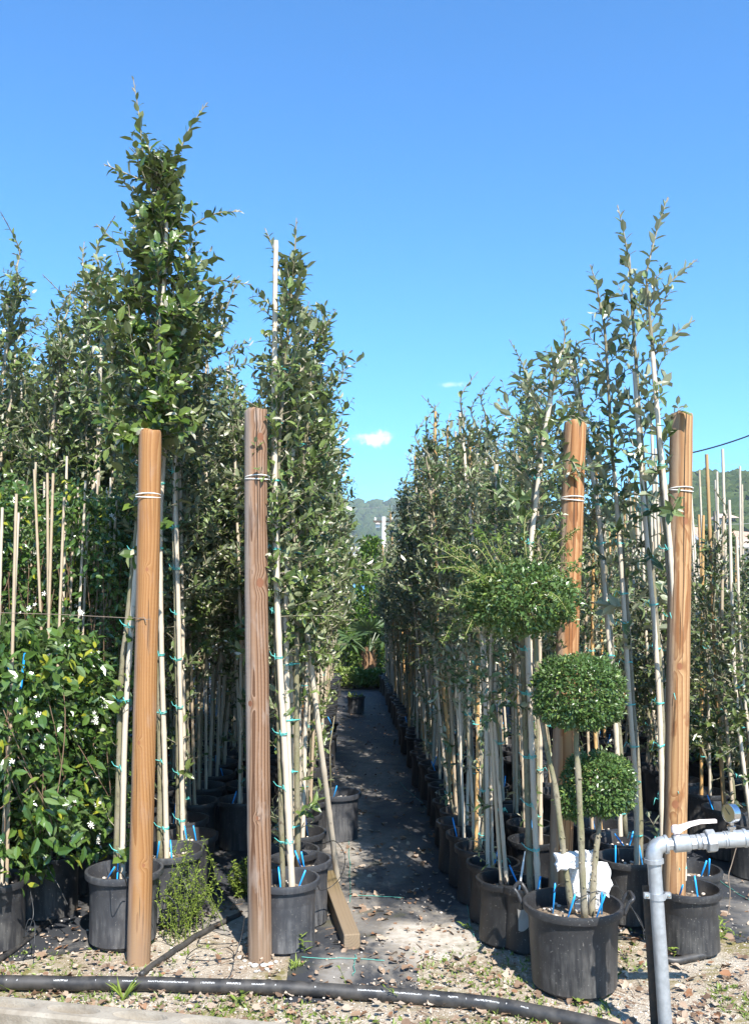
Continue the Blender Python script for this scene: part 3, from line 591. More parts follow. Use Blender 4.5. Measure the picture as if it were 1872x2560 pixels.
# ------------------------------------------------------------------ posts
def post(base_px, top_px, r, mat, label, cord_py=None, cord2=True, Yoff=0.0, name='wooden_post', group='round wooden posts'):
    b = ground(*base_px); b = np.array([b[0], b[1] + r, 0]); tp = at(*top_px, b[1]); ax = tp - b; h = np.linalg.norm(ax)
    o = MB(); o.lathe([(r, -0.15), (r, 0.05), (r, h * .5), (r, h - 0.02), (r * .965, h - 0.006), (r * .9, h), (0.0001, h + .001)], 40)
    rp_ = np.random.default_rng(int(base_px[0])); hs = np.linspace(.05, h - .02, 30); Vn = 40
    o = MB(); prof = [(r, -.15)] + [(r * (1 + rp_.normal(0, .008)), z_) for z_ in hs] + [(r * .965, h - .007), (r * .88, h), (.0001, h + .001)]; o.lathe(prof, Vn)
    V_ = o.V[0]; an = np.arctan2(V_[:, 1], V_[:, 0]); sc_ = 1 + .022 * np.sin(an * 2 + rp_.uniform(0, 6)) + .012 * np.sin(an * 5 + V_[:, 2] * 2) ; V_[:, :2] *= sc_[:, None]; V_[-2 * Vn:, 2] += .004 * np.sin(an[-2 * Vn:] * 3 + 1); V_[:, 0] += .006 * np.sin(V_[:, 2] * 1.4 + rp_.uniform(0, 6))
    ob = o.build(name, mat, None, True, 40); Mx = Matrix(frame(ax).tolist()).to_4x4()
    # keep the grain's front towards the viewer
    z = Vector(ax).normalized(); x = Vector((1, 0, 0)); y = z.cross(x).normalized(); x = y.cross(z)
    ob.matrix_world = Matrix(((x[0], y[0], z[0], b[0]), (x[1], y[1], z[1], b[1]), (x[2], y[2], z[2], 0), (0, 0, 0, 1)))
    tag(ob, label, 'post', group)
    if cord_py:
        zc = (at(top_px[0], cord_py, b[1]) - b)[2] / ax[2] * h
        for q in range(2 if cord2 else 1):
            a = np.linspace(0, 2 * math.pi, 33)[:-1]; tl = 0.006 * (q * 2 - 1)
            pts = np.stack([(r + .0035) * np.cos(a), (r + .0035) * np.sin(a), zc + q * .008 + tl * np.cos(a + 1.2)], 1); pts = np.concatenate([pts, pts[:2]])
            m_ = MB(); m_.tube(pts, 0.0026, 6, False); m_.build('cord', M['cord'], ob, True)
    return ob, b, ax, h
P1 = post((343, 2413), (374, 1077), 0.0525, M['post1'], 'golden brown round post leaning right in front of the leftmost oak pot', 1243)
P2 = post((644, 2410), (643, 1024), 0.0530, M['post2'], 'reddish weathered upright post with dark grain left of the path', 1198)
P3 = post((1404, 2385), (1435, 1054), 0.0515, M['post3'], 'orange post with leaf shadows behind the ball-clipped topiary', 1250)
P4 = post((1687, 2391), (1705, 1033), 0.0515, M['post4'], 'tan knotty post with long crack behind the metal standpipe', 1227)
post((759, 1925), (762, 1300), 0.053, M['post3'], 'shaded brown post deep in the row behind the reddish post', None)
post((605, 1895), (612, 1350), 0.053, M['post1'], 'brown post half hidden left of the reddish post', None)
post((1298, 1930), (1312, 1330), 0.053, M['post1'], 'dark orange post deep among canes left of the topiary', None)
post((1545, 1880), (1560, 1330), 0.053, M['post4'], 'orange post deep among canes right of the topiary', None)

# ------------------------------------------------------------------ pots and plant parts (shared meshes)
def pot_mesh(rt, rb, h, mat, k=30):
    m_ = MB(); m_.lathe([(0.001, 0.006), (rb - .008, 0.006), (rb - .003, 0), (rb, .006), (rb + (rt - rb) * .93 - .006, h - .034), (rt - .002, h - .032), (rt + .008, h - .030), (rt + .011, h - .012), (rt + .009, h - .002), (rt + .004, h), (rt - .004, h - .001), (rt - .008, h - .02), (rt - .014, h - .08), (rb + .02, .02)], k)
    return m_.mesh('pot', [mat], True, 50)
def soil_mesh(rt, rb, h, rg):
    rs = rt - .014; m_ = MB(); k = 18; zs = h - .06; ring = [(rs * f, a) for f in (1, .7, .38) for a in np.arange(k) * 2 * math.pi / k]
    V = [(r_ * math.cos(a), r_ * math.sin(a), zs + (rg.uniform(-.008, .012) if r_ < rs else -.012)) for r_, a in ring] + [(0, 0, zs + .012)]
    fs = [(g * k + i_, g * k + (i_ + 1) % k, (g + 1) * k + (i_ + 1) % k, (g + 1) * k + i_) for g in (0, 1) for i_ in range(k)] + [(2 * k + i_, 2 * k + (i_ + 1) % k, 3 * k) for i_ in range(k)]
    m_.add(V, fs)
    for q in range(26):
        a, r_ = rg.uniform(0, 6.28), rs * .9 * math.sqrt(rg.random()); s_ = rg.uniform(.005, .012); m_.add(IV * s_ * [1, 1, .7] + [r_ * math.cos(a), r_ * math.sin(a), zs + .008], IF, 1)
    return m_.mesh('soil', [M['soil'], M['pebble']], True, 40)
rg = np.random.default_rng(5)
POT = {}
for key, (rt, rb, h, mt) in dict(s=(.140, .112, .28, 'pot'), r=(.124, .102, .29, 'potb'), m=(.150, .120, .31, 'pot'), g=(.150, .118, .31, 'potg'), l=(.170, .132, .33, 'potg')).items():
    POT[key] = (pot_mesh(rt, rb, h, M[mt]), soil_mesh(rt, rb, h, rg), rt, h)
def cane_tube(pts, r0, r1, rg, mat, k=8):
    """bamboo: swollen nodes along a polyline"""
    L = np.linalg.norm(np.diff(pts, axis=0), axis=1).sum(); n = max(8, int(L / 0.055)); P = spline(pts, n * 2) if len(pts) > 2 else np.array([pts[0] + (pts[1] - pts[0]) * t for t in np.linspace(0, 1, n * 2)])
    rr = np.linspace(r0, r1, len(P)); node = np.zeros(len(P)); z = rg.uniform(.05, .2); s_ = L / (len(P) - 1)
    while z < L: node[min(len(P) - 1, int(z / s_))] = 1; z += rg.uniform(.16, .27)
    m_ = MB(); m_.tube(P, rr * (1 + .16 * node), k); return m_
def tie_mesh(rg, rx=.024, ry=.017, tail=True):
    m_ = MB()
    for q in range(2):
        a = np.linspace(0, 2 * math.pi, 15); m_.tube(np.stack([rx * np.cos(a), ry * np.sin(a), -.004 + .004 * q + .003 * np.sin(a + q)], 1), 0.0019, 5, False)
    if tail:
        for s_ in (-1, 1): m_.tube([(rx * .3, -ry, 0), (rx * .3 + s_ * .018, -ry - .012, .012 + s_ * .006), (rx * .3 + s_ * .034, -ry - .014, .006 - s_ * .016)], [.0022, .0018, .0014], 4)
    return m_.mesh('tie', [M['tie']], True)
TIES = [tie_mesh(rg, .026, .018), tie_mesh(rg, .022, .017), tie_mesh(rg, .030, .018)]
def stake_mesh():
    m_ = MB(); m_.tube([(0, 0, -.02), (0, 0, .095), (0.0, 0, .12)], [.0032, .0045, .0036], 6); return m_.mesh('drip_stake', [M['blue']], True)
STAKE = stake_mesh()
def put(parent, name, me, loc=(0, 0, 0), rot=(0, 0, 0), sc=1.0):
    o = link(name, me, parent); o.location = loc; o.rotation_euler = rot; o.scale = (sc, sc, sc) if not hasattr(sc, '__len__') else sc; return o
def add_stake(parent, rg, rt, h, a=None, r=None):
    a = rg.uniform(-2.6, -.5) if a is None else a; r = rt * rg.uniform(.45, .8) if r is None else r
    put(parent, 'drip_stake', STAKE, (r * math.cos(a), r * math.sin(a), h - .055), (rg.normal(0, .28), rg.normal(0, .28), 0))

# hero trees: stem and cane follow measured lines; near leaves are single leaves
def hero_tree(label, pot, base, stem, cane, crown, leafm, seed, nleaf=0, ties=7, group=None, r0=.017, canes2=None, name='potted_oak', cat='potted tree', canem='cane', stakes=2, cr=(.014, .011)):
    rg = np.random.default_rng(seed); me, so_, rt, h = POT[pot]; b = np.asarray(base, float); b = np.array([b[0], b[1], 0.0])
    t = thing(name, label, cat, b, 0, group); put(t, 'pot', me, rot=(0, 0, rg.uniform(0, 6))); put(t, 'soil', so_, rot=(0, 0, rg.uniform(0, 6)))
    S = spline(np.array([at(*p) for p in stem]) - b, 26); m_ = MB(); rr = np.linspace(r0, r0 * .32, 26) * (1 + .08 * rg.normal(0, 1, 26)); m_.tube(S, rr, 9)
    for q in range(10):   # leaf scars
        i_ = rg.integers(2, 20); a = rg.uniform(0, 6.28); m_.add(IV * .006 + S[i_] + rr[i_] * np.array([math.cos(a), math.sin(a), 0]), IF)
    m_.build('trunk', M['bark'], t, True)
    if cane is not None:
        K = np.array([at(p[0], p[1], p[2] - .034) for p in cane]) - b; cane_tube(K, cr[0], cr[1], rg, None).build('bamboo_cane', M[canem], t, True, 60); Ks = spline(K, 26) if len(K) > 2 else np.array([K[0] + (K[1] - K[0]) * f for f in np.linspace(0, 1, 26)])
        for q in range(ties):
            z = h + .12 + q * (min(S[-1][2], K[-1][2]) - h - .3) / ties + rg.uniform(-.05, .05); f = lambda Q: np.array([np.interp(z, Q[:, 2], Q[:, 0]), np.interp(z, Q[:, 2], Q[:, 1])])
            a_, b_ = f(S), f(Ks); c_ = (a_ + b_) / 2; dv = b_ - a_; dist = np.linalg.norm(dv)
            o = put(t, 'tie', TIES[q % 3], (c_[0], c_[1], z), (rg.normal(0, .1), rg.normal(0, .1), math.atan2(dv[1], dv[0])), (max(.7, (dist / 2 + .016) / .026), 1, 1))
    for cc in (canes2 or []):
        cane_tube(np.array([at(*p) for p in cc]) - b, .011, .009, rg, None).build('bamboo_cane', M['cane'], t, True, 60)
    for q in range(stakes): add_stake(t, rg, rt, h)
    ax = lambda z: np.array([np.interp(z, S[:, 2], S[:, 0]), np.interp(z, S[:, 2], S[:, 1]), z])
    tops = [np.array([at(*p) for p in tp]) - b for tp in crown.get('tops', [])]
    cm, lv = oak_crown(rg, ax, crown['z0'], crown['z1'], crown['R'], crown['nb'], crown.get('lL', .06), crown.get('wr', .45), crown.get('gap', .02), crown.get('subs', 2), tops, crown.get('elev', (.15, .85)), crown.get('low', 10))
    P, D, N, L, W, K_ = lv.arr(); silver = K_ == 1
    near = np.argsort(P[:, 1] + rg.normal(0, .03, len(P))); near = near[~silver[near]][:nleaf]; rest = np.ones(len(P), bool); rest[near] = False
    fo = MB(); a_ = rest & ~silver; put_leaves(fo, P[a_], D[a_], N[a_], L[a_], W[a_], 0, rg=rg); put_leaves(fo, P[silver], D[silver], N[silver], L[silver] * .8, W[silver] * .7, 1, rg=rg)
    crown_o = cm.mesh('crown', [leafm, M['twig']]); co = link('crown', crown_o, t)
    f_ = fo.build('foliage', [leafm, M['silver']], co); tag(f_, kind='stuff')
    if nleaf: leaf_objects(co, P[near], D[near], N[near], L[near], W[near], leafm, nleaf, rg)
    return t

def potbase(px, py, key):
    b = ground(px, py); rb = POT[key][2] * .8; return (b[0] * (1 + rb / b[1]), b[1] + rb)
# leftmost tall oak
B1 = potbase(307, 2381, 'l'); y1 = B1[1]
hero_tree('tall broad-leaved oak rising above all others, its pot half behind the golden post', 'l', B1,
          [(290, 2215, y1), (299, 1900, y1), (303, 1700, y1), (318, 1560, y1), (345, 1290, y1), (372, 1010, y1), (398, 760, y1), (408, 600, y1), (395, 470, y1)],
          [(306, 2215, y1), (313, 1830, y1), (335, 1500, y1), (362, 1200, y1), (385, 980, y1), (410, 720, y1), (416, 556, y1)],
          dict(low=26, z0=zat(1120, y1), z1=zat(400, y1), R=([0, .15, .45, .58, .66, .72, .85, 1], [.28, .33, .34, .29, .10, .23, .24, .13]), nb=112, lL=.071, wr=.53, gap=.020,
               tops=[[(395, 500, y1), (360, 400, y1), (350, 300, y1), (333, 192, y1)], [(395, 480, y1), (440, 400, y1), (475, 320, y1), (520, 256, y1)], [(400, 470, y1), (330, 440, y1), (260, 410, y1)], [(410, 620, y1), (520, 540, y1), (605, 528, y1)], [(405, 700, y1), (330, 640, y1), (240, 560, y1)], [(415, 730, y1), (520, 700, y1), (630, 712, y1)]]),
          M['oakg'], 11, 300, 8)
B2 = potbase(418, 2316, 'l'); y2 = B2[1]
hero_tree('oak with pale cane in grey pot just right of the golden post', 'l', B2,
          [(402, 2172, y2), (400, 1900, y2), (396, 1600, y2), (398, 1300, y2), (420, 1050, y2), (455, 850, y2), (480, 740, y2)],
          [(418, 2172, y2), (412, 1900, y2), (404, 1600, y2), (402, 1300, y2), (418, 1050, y2), (440, 880, y2)],
          dict(z0=zat(1130, y2), z1=zat(740, y2), R=([0, .3, .7, 1], [.26, .32, .28, .12]), nb=56, lL=.062, tops=[[(480, 760, y2), (490, 720, y2), (492, 690, y2)], [(470, 800, y2), (540, 740, y2), (600, 690, y2)]]), M['oak'], 12, 120, 8)
B3 = potbase(470, 2250, 'm'); y3 = B3[1]
hero_tree('mossy-stemmed oak behind the yellow weeds between the first two posts', 'm', B3,
          [(449, 2107, y3), (447, 1850, y3), (442, 1600, y3), (436, 1300, y3), (445, 1050, y3), (520, 850, y3), (560, 760, y3)],
          [(458, 2107, y3), (452, 1800, y3), (446, 1500, y3), (440, 1200, y3), (455, 1000, y3)],
          dict(z0=zat(1150, y3), z1=zat(780, y3), R=([0, .3, .7, 1], [.26, .32, .26, .12]), nb=54, lL=.06, tops=[[(560, 780, y3), (580, 740, y3), (590, 700, y3)]]), M['oak'], 13, 60, 8)
# front of the row left of the path
B4 = potbase(712, 2393, 'g'); y4 = B4[1]
hero_tree('front oak of the path row, tall white cane, pot partly behind reddish post', 'g', B4,
          [(708, 2240, y4), (703, 1950, y4), (692, 1600, y4), (694, 1350, y4), (699, 1100, y4), (718, 850, y4), (733, 680, y4)],
          [(731, 2235, y4), (716, 1950, y4), (697, 1600, y4), (688, 1300, y4), (686, 1000, y4), (688, 750, y4), (690, 602, y4)],
          dict(z0=zat(1500, y4), z1=zat(640, y4), R=([0, .25, .6, .85, 1], [.16, .25, .25, .18, .08]), nb=88, lL=.060, wr=.42, tops=[[(733, 690, y4), (738, 610, y4), (741, 545, y4)], [(725, 760, y4), (690, 640, y4), (662, 570, y4)]]), M['oakl'], 14, 300, 9, cr=(.016, .012))
B5 = potbase(748, 2330, 'g'); y5 = B5[1]
hero_tree('second oak of the path row, two slim grey stems in a grey pot', 'g', B5,
          [(745, 2165, y5), (742, 1900, y5), (742, 1600, y5), (752, 1300, y5), (768, 1050, y5), (785, 880, y5), (800, 820, y5)],
          [(727, 2160, y5), (722, 1900, y5), (716, 1600, y5), (720, 1300, y5), (745, 1000, y5), (760, 880, y5)],
          dict(z0=zat(1560, y5), z1=zat(800, y5), R=([0, .25, .6, 1], [.28, .34, .30, .13]), nb=90, lL=.058, wr=.42, tops=[[(800, 830, y5), (825, 800, y5), (840, 775, y5)]]), M['oakl'], 15, 200, 8)
# right front oaks, thin and tall
B6 = (1.67, 4.58); y6 = B6[1]
GR = dict(low=3, wr=.43, lL=.074, gap=.025, elev=(.35, .95))
hero_tree('tall thin oak with long pale cane leaning left beside the tan post', 's', B6,
          [(1662, 2200, y6), (1655, 1836, y6), (1640, 1560, y6), (1614, 1260, y6), (1592, 950, y6), (1578, 750, y6), (1572, 640, y6)],
          [(1656, 2215, y6), (1650, 1836, y6), (1634, 1560, y6), (1608, 1260, y6), (1585, 930, y6)],
          dict(z0=zat(1480, y6), z1=zat(640, y6), R=([0, .3, .8, 1], [.16, .17, .15, .08]), nb=34, subs=1, tops=[[(1572, 660, y6), (1562, 600, y6), (1543, 512, y6)]], **GR), M['oakr'], 16, 260, 9)
B7 = (1.55, 4.29); y7 = B7[1]
hero_tree('tallest oak on the right, bare forked top, stem passing behind the tan post', 's', B7,
          [(1700, 2200, y7), (1690, 1800, y7), (1672, 1450, y7), (1652, 1200, y7), (1637, 950, y7), (1622, 780, y7), (1613, 680, y7)],
          [(1708, 2200, y7), (1698, 1800, y7), (1680, 1450, y7), (1662, 1240, y7), (1642, 1030, y7), (1630, 880, y7)],
          dict(z0=zat(1250, y7), z1=zat(670, y7), R=([0, .3, .8, 1], [.10, .14, .15, .08]), nb=24, subs=1, tops=[[(1613, 690, y7), (1640, 580, y7), (1668, 492, y7)], [(1620, 770, y7), (1680, 700, y7), (1742, 648, y7)], [(1632, 890, y7), (1680, 840, y7), (1735, 800, y7)]], **GR), M['oakr'], 17, 220, 6)
B8 = (1.40, 4.68); y8 = B8[1]
hero_tree('slim oak just right of the ball topiary, dark upper stem', 'm', B8,
          [(1600, 2165, y8), (1595, 1960, y8), (1580, 1751, y8), (1560, 1433, y8), (1532, 1158, y8), (1512, 840, y8), (1500, 760, y8)],
          [(1591, 2170, y8), (1588, 1963, y8), (1572, 1751, y8), (1553, 1433, y8), (1534, 1180, y8)],
          dict(z0=zat(1450, y8), z1=zat(740, y8), R=([0, .3, .8, 1], [.18, .19, .15, .07]), nb=38, subs=1, tops=[[(1500, 770, y8), (1490, 710, y8), (1474, 662, y8)]], **GR), M['oakr'], 18, 220, 8)
B9 = (1.46, 5.02); y9 = B9[1]
hero_tree('oak with paired canes rising right above the orange post', 'm', B9,
          [(1562, 2090, y9), (1545, 1814, y9), (1520, 1530, y9), (1500, 1300, y9), (1460, 1050, y9), (1440, 920, y9)],
          [(1550, 2090, y9), (1538, 1814, y9), (1512, 1500, y9), (1490, 1250, y9), (1440, 980, y9), (1425, 900, y9)],
          dict(z0=zat(1480, y9), z1=zat(860, y9), R=([0, .3, .8, 1], [.22, .24, .2, .08]), nb=42, subs=1, tops=[[(1440, 930, y9), (1436, 890, y9), (1440, 850, y9)]], **GR), M['oakr'], 19, 160, 8)

# ------------------------------------------------------------------ ordinary row trees: a few built once, the rest copied
def proto(seed, H, z0, Rm, nb, leafm, lL, wr, subs, gap, canem='cane', cane_h=None, double=False, low=20):
    rg = np.random.default_rng(seed); n = 16; zz = np.linspace(.22, H, n); wob = np.cumsum(rg.normal(0, .016, (n, 2)), 0); S = np.column_stack([wob, zz])
    m_ = MB(); m_.tube(S, np.linspace(.011, .004, n), 7); trunk = m_.mesh('trunk', [M['bark']], True)
    ch = cane_h or H * rg.uniform(.86, 1.02); off = np.array([.026, -.012]); K = np.array([[off[0] + .01 * rg.normal(), off[1] + .01 * rg.normal(), .2], [np.interp(ch * .5, zz, wob[:, 0]) + .026, np.interp(ch * .5, zz, wob[:, 1]) - .008, ch * .5], [np.interp(ch, zz, wob[:, 0]) + .02, np.interp(ch, zz, wob[:, 1]) - .01, ch]])
    cane = cane_tube(K, .0125, .010, rg, None, 7).mesh('bamboo_cane', [M[canem]], True, 60)
    cane2 = None
    if double:
        K2 = K + np.array([[-.06, .03, 0], [-.05, .02, 0], [-.035 + rg.normal(0, .03), .015, -rg.uniform(.1, .6)]]); cane2 = cane_tube(K2, .0105, .0085, rg, None, 7).mesh('bamboo_cane', [M['cane' if canem == 'caneo' else canem]], True, 60)
    ax = lambda z: np.array([np.interp(z, zz, wob[:, 0]), np.interp(z, zz, wob[:, 1]), z])
    top = ax(H); tops = [[top, top + [rg.normal(0, .04), rg.normal(0, .04), .12], top + [rg.normal(0, .07), rg.normal(0, .07), .26]]]
    cm, lv = oak_crown(rg, ax, z0, H * .98, ([0, .2, .6, .85, 1], [Rm * .75, Rm, Rm * .95, Rm * .7, Rm * .4]), nb, lL, wr, gap, subs, tops, low=low)
    P, D, N, L, W, K_ = lv.arr(); s_ = K_ == 1; put_leaves(cm, P[~s_], D[~s_], N[~s_], L[~s_], W[~s_], 0, rg=rg); put_leaves(cm, P[s_], D[s_], N[s_], L[s_] * .8, W[s_] * .7, 2, rg=rg)
    # a few low leaves on the bare stem
    fol = cm.mesh('foliage', [leafm, M['twig'], M['silver']])
    zt = [ .42 + (min(H, ch) - .7) * q / 6 + rg.uniform(-.05, .05) for q in range(6) if rg.random() < .75]
    return dict(cane2=cane2, trunk=trunk, cane=cane, fol=fol, ties=[(ax(z)[0] + .013, ax(z)[1] - .005, z) for z in zt])
PL = [proto(100 + q, H, z0, Rm, nb, M[lm], .056, .42, 3, .019, double=True) for q, (H, z0, Rm, nb, lm) in enumerate([(3.0, 1.35, .29, 76, 'oakl'), (3.2, 1.45, .32, 80, 'oakr'), (2.85, 1.3, .30, 74, 'oakl'), (3.1, 1.4, .32, 78, 'oakl'), (2.95, 1.5, .27, 70, 'oak')])]
PR = [proto(200 + q, H, z0, Rm, nb, M['oakr'], .056, .38, 2, .021, cn, H * ch, True, 11) for q, (H, z0, Rm, nb, cn, ch) in enumerate([(2.75, 1.55, .27, 66, 'cane', 1.08), (2.9, 1.6, .26, 64, 'cane', .95), (2.6, 1.5, .27, 66, 'caneo', 1.1), (2.85, 1.5, .25, 60, 'caneo', 1.05), (2.7, 1.35, .27, 62, 'cane', 1.0)])]
PS = [proto(300 + q, H, z0, Rm, nb, M['oak'], .05, .45, 2, .022, cn, H * ch, True) for q, (H, z0, Rm, nb, cn, ch) in enumerate([(1.75, .85, .24, 44, 'cane', 1.5), (1.6, .8, .25, 44, 'cane', 1.45), (1.85, .9, .22, 42, 'caneo', 1.25), (1.5, .75, .24, 40, 'cane', 1.5)])]
def row_tree(pr, x, y, rg, label, group, pot='m', sc=1.0, detail=2, tilt=(0, 0)):
    t = thing('potted_oak', label, 'potted tree', (x, y, 0), rg.uniform(0, 6.28), group); me, so_, rt, h = POT[pot]
    put(t, 'pot', me)
    if detail > 0: put(t, 'soil', so_)
    tw = .026 if pot == 'r' else .015; rot = (rg.normal(0, tw) + tilt[0], rg.normal(0, tw) + tilt[1], 0)
    put(t, 'trunk', pr['trunk'], rot=rot, sc=sc); put(t, 'bamboo_cane', pr['cane'], rot=rot, sc=sc); f = put(t, 'foliage', pr['fol'], rot=rot, sc=sc); f['kind'] = 'stuff'
    if pr['cane2'] is not None: put(t, 'bamboo_cane', pr['cane2'], rot=rot, sc=sc)
    if detail > 1:
        Rm = Matrix.Rotation(rot[1], 4, 'Y') @ Matrix.Rotation(rot[0], 4, 'X')
        for q, p in enumerate(pr['ties']):
            v = Rm @ Vector(p) * sc; put(t, 'tie', TIES[q % 3], v, (0, 0, rg.uniform(0, 6.28)), (.8, .9, .8))
        if rg.random() < .7: add_stake(t, rg, rt, h, rg.uniform(0, 6.28))
    return t
ORD = ['first', 'second', 'third', 'fourth', 'fifth', 'sixth', 'seventh', 'eighth', 'ninth', 'tenth']
def row(protos, xs_fn, y0, y1, step, seed, where, group, nlab, pot='m', sc=(.94, 1.07), far=10.0, start=1, deep=None):
    rg = np.random.default_rng(seed); y = y0; k = 0
    while y < y1:
        lab = f'staked oak, {ORD[k + start - 1]} from the front {where}' if k < nlab else (deep or f'slim staked oak far back {where}')
        x = xs_fn(y) + rg.normal(0, .025); d = 2 if y < far else 1 if y < 12 else 0
        k_ = float(np.interp(y, [4.4, 6.5, 8, 11, 16], [.86, .97, .95, .87, .82])) if protos is PR else 1.0
        row_tree(protos[rg.integers(len(protos))], x, y, rg, lab, group, pot, rg.uniform(*sc) * k_, d); y += step * rg.uniform(.9, 1.1); k += 1
rowL = "in the row left of the path"
row(PL, lambda y: -.29, 4.86, 15.6, .40, 31, rowL, 'oaks in the row left of the path', 6, 'm', start=3)
row(PL, lambda y: -.70, 6.05, 14, .5, 32, 'of the second row in from the left path edge', 'oaks of the second row left of the path', 3)
row(PL, lambda y: -.98, 5.55, 15, .44, 33, 'of the row behind the golden post', 'oaks in the row behind the golden post', 5, start=4)
row(PL, lambda y: -1.30, 5.9, 13, .46, 34, 'of the dense row left of the golden post', 'oaks in the dense row left of the golden post', 2)
for q, x in enumerate((-1.72, -2.15, -2.6, -3.05)):
    row(PL, lambda y, x=x: x, 6.3 + .1 * q, 10.6, .48, 40 + q, '', 'oaks behind the jasmine', 0, sc=(1.12, 1.32), far=0, deep=f'tall oak behind the flowering jasmine, in the {ORD[q]} row left of the golden post')
rowR = 'in the row along the right path edge'
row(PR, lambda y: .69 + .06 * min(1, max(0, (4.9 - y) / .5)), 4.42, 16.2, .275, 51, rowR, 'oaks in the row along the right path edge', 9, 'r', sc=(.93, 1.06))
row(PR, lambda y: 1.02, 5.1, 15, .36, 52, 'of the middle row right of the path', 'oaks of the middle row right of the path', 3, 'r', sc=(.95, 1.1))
row(PR, lambda y: 1.42, 5.35, 15, .42, 53, 'of the row behind the tan post', 'oaks of the row behind the tan post', 3, sc=(.9, 1.05), start=5)
row(PS, lambda y: 2.36, 5.35, 13, .42, 54, 'of the short row beyond the right-hand path', 'short oaks beyond the right-hand path', 4, sc=(.92, 1.12))
for q, x in enumerate((2.8, 3.2, 3.65, 4.1)):
    row(PS, lambda y, x=x: x, 5.6 + .2 * q, 12.5, .44, 55 + q, '', 'short oaks at the far right', 0, sc=(.9, 1.15), far=0, deep=f'short staked oak with bare cane top in the {ORD[q + 1]} row beyond the right path')

# pot left standing on the path far back, solo pot near its left edge
b = potbase(890, 1787, 'l'); t = thing('plant_pot', 'lone black pot with weeds standing on the far end of the path', 'plant pot', (b[0], b[1], 0)); put(t, 'pot', POT['l'][0], sc=.72); put(t, 'soil', POT['l'][1], sc=.72)
m_ = MB(); rg = np.random.default_rng(8); n = 60; a = rg.uniform(0, 6.28, n); P = np.stack([.08 * np.cos(a), .08 * np.sin(a), np.full(n, .20)], 1) * [1, 1, 1] + rg.normal(0, .02, (n, 3)); D = np.stack([np.cos(a) * .4, np.sin(a) * .4, np.ones(n)], 1) + rg.normal(0, .3, (n, 3)); put_leaves(m_, P, D, rg.normal(0, 1, (n, 3)), rg.uniform(.03, .07, n), .018, rg=rg); m_.build('weed', M['weed'], t)
b = potbase(850, 2112, 'g'); t = thing('plant_pot', 'grey pot pulled out onto the path behind the leaning cane', 'plant pot', (b[0] - .02, b[1], 0)); put(t, 'pot', POT['g'][0]); put(t, 'soil', POT['g'][1]); add_stake(t, rg, .15, .31, -2.0, .08)
m_ = MB(); m_.tube([(-.04, 0, .25), (-.05, .02, .6), (-.02, .03, .8)], [.006, .005, .003], 6); m_.build('stem', M['bark'], t, True)

# ------------------------------------------------------------------ jasmine
def flower_mesh(rg):
    m_ = MB()
    for q in range(5):
        a = q * 1.2566; d = np.array([math.cos(a), math.sin(a), .12]); s_ = np.array([-math.sin(a), math.cos(a), 0]); m_.add([(0, 0, 0), d * .011 + s_ * .004, d * .020 + s_ * .009 + [0, 0, .002], d * .017 - s_ * .003], [(0, 1, 2, 3)])
    m_.tube([(0, 0, 0), (0, 0, -.012)], [.002, .001], 4); return m_.mesh('flower', [M['petal']])
FLW = flower_mesh(rg)
def jasmine(seed, prof, n, lL, H, cane_h):
    rg = np.random.default_rng(seed); m_ = MB(); lv = Leaves(); zz = rg.uniform(0, 1, n) ** .9
    z = .28 + (H - .28) * zz; Rr = np.interp(zz, prof[0], prof[1]); rr = Rr * np.sqrt(rg.uniform(.15, 1.25, n)); lump = .75 + .55 * vnoise(z * 3.1 + seed, np.zeros(n) + seed * .7); a = rg.uniform(0, 6.28, n); rr *= lump
    P = np.stack([rr * np.cos(a), rr * np.sin(a), z], 1); O = np.stack([np.cos(a), np.sin(a), np.zeros(n)], 1)
    ncl = n // 26; ci = rg.integers(0, n, ncl); w_ = rg.integers(0, ncl, n); jt = rg.random(n) < .78; P = np.where(jt[:, None], P[ci[w_]] + rg.normal(0, .045, (n, 3)) * [1, 1, 1.4], P); P[:, 2] = np.maximum(P[:, 2], .3); rr = np.hypot(P[:, 0], P[:, 1]); O = unit(P * [1, 1, 0])
    D = O * rg.uniform(.1, 1.0, (n, 1)) + rg.normal(0, .6, (n, 3)) + np.array([0, 0, -.3]); N = O * .5 + np.array([0, 0, .7]) + rg.normal(0, .6, (n, 3)); L = lL * rg.uniform(.6, 1.25, n); W = L * rg.uniform(.38, .5, n)
    for q in range(26):
        a0 = rg.uniform(0, 6.28); zs = .3 + (H - .5) * np.linspace(rg.uniform(0, .5), rg.uniform(.5, 1), 7); r_ = np.interp(zs / H, prof[0], prof[1]) * rg.uniform(.5, 1.15); aa = a0 + np.linspace(0, rg.normal(0, 1.2), 7); m_.tube(np.stack([r_ * np.cos(aa), r_ * np.sin(aa), zs], 1), .0022, 4, False, 1)
    ca = []
    for q in range(4): x0 = np.clip(rg.normal(0, .07, 2), -.085, .085); ca.append(np.array([[x0[0], x0[1], .22], [x0[0] + rg.normal(0, .06), x0[1] + rg.normal(0, .06), cane_h * rg.uniform(.84, 1)]]))
    cm = MB()
    canes = [cane_tube(c, .0085, .0070, rg, None, 7).mesh('bamboo_cane', [M['cane']], True, 60) for c in ca]
    nf = rg.integers(36, 46); fi = np.argsort(-rr / Rr)[:n // 3]; fi = rg.choice(fi, nf, False); fl = [(P[i_] + O[i_] * .03, O[i_]) for i_ in fi]
    return dict(base=m_, lv=(P, D, N, L, W), canes=canes, fl=fl)
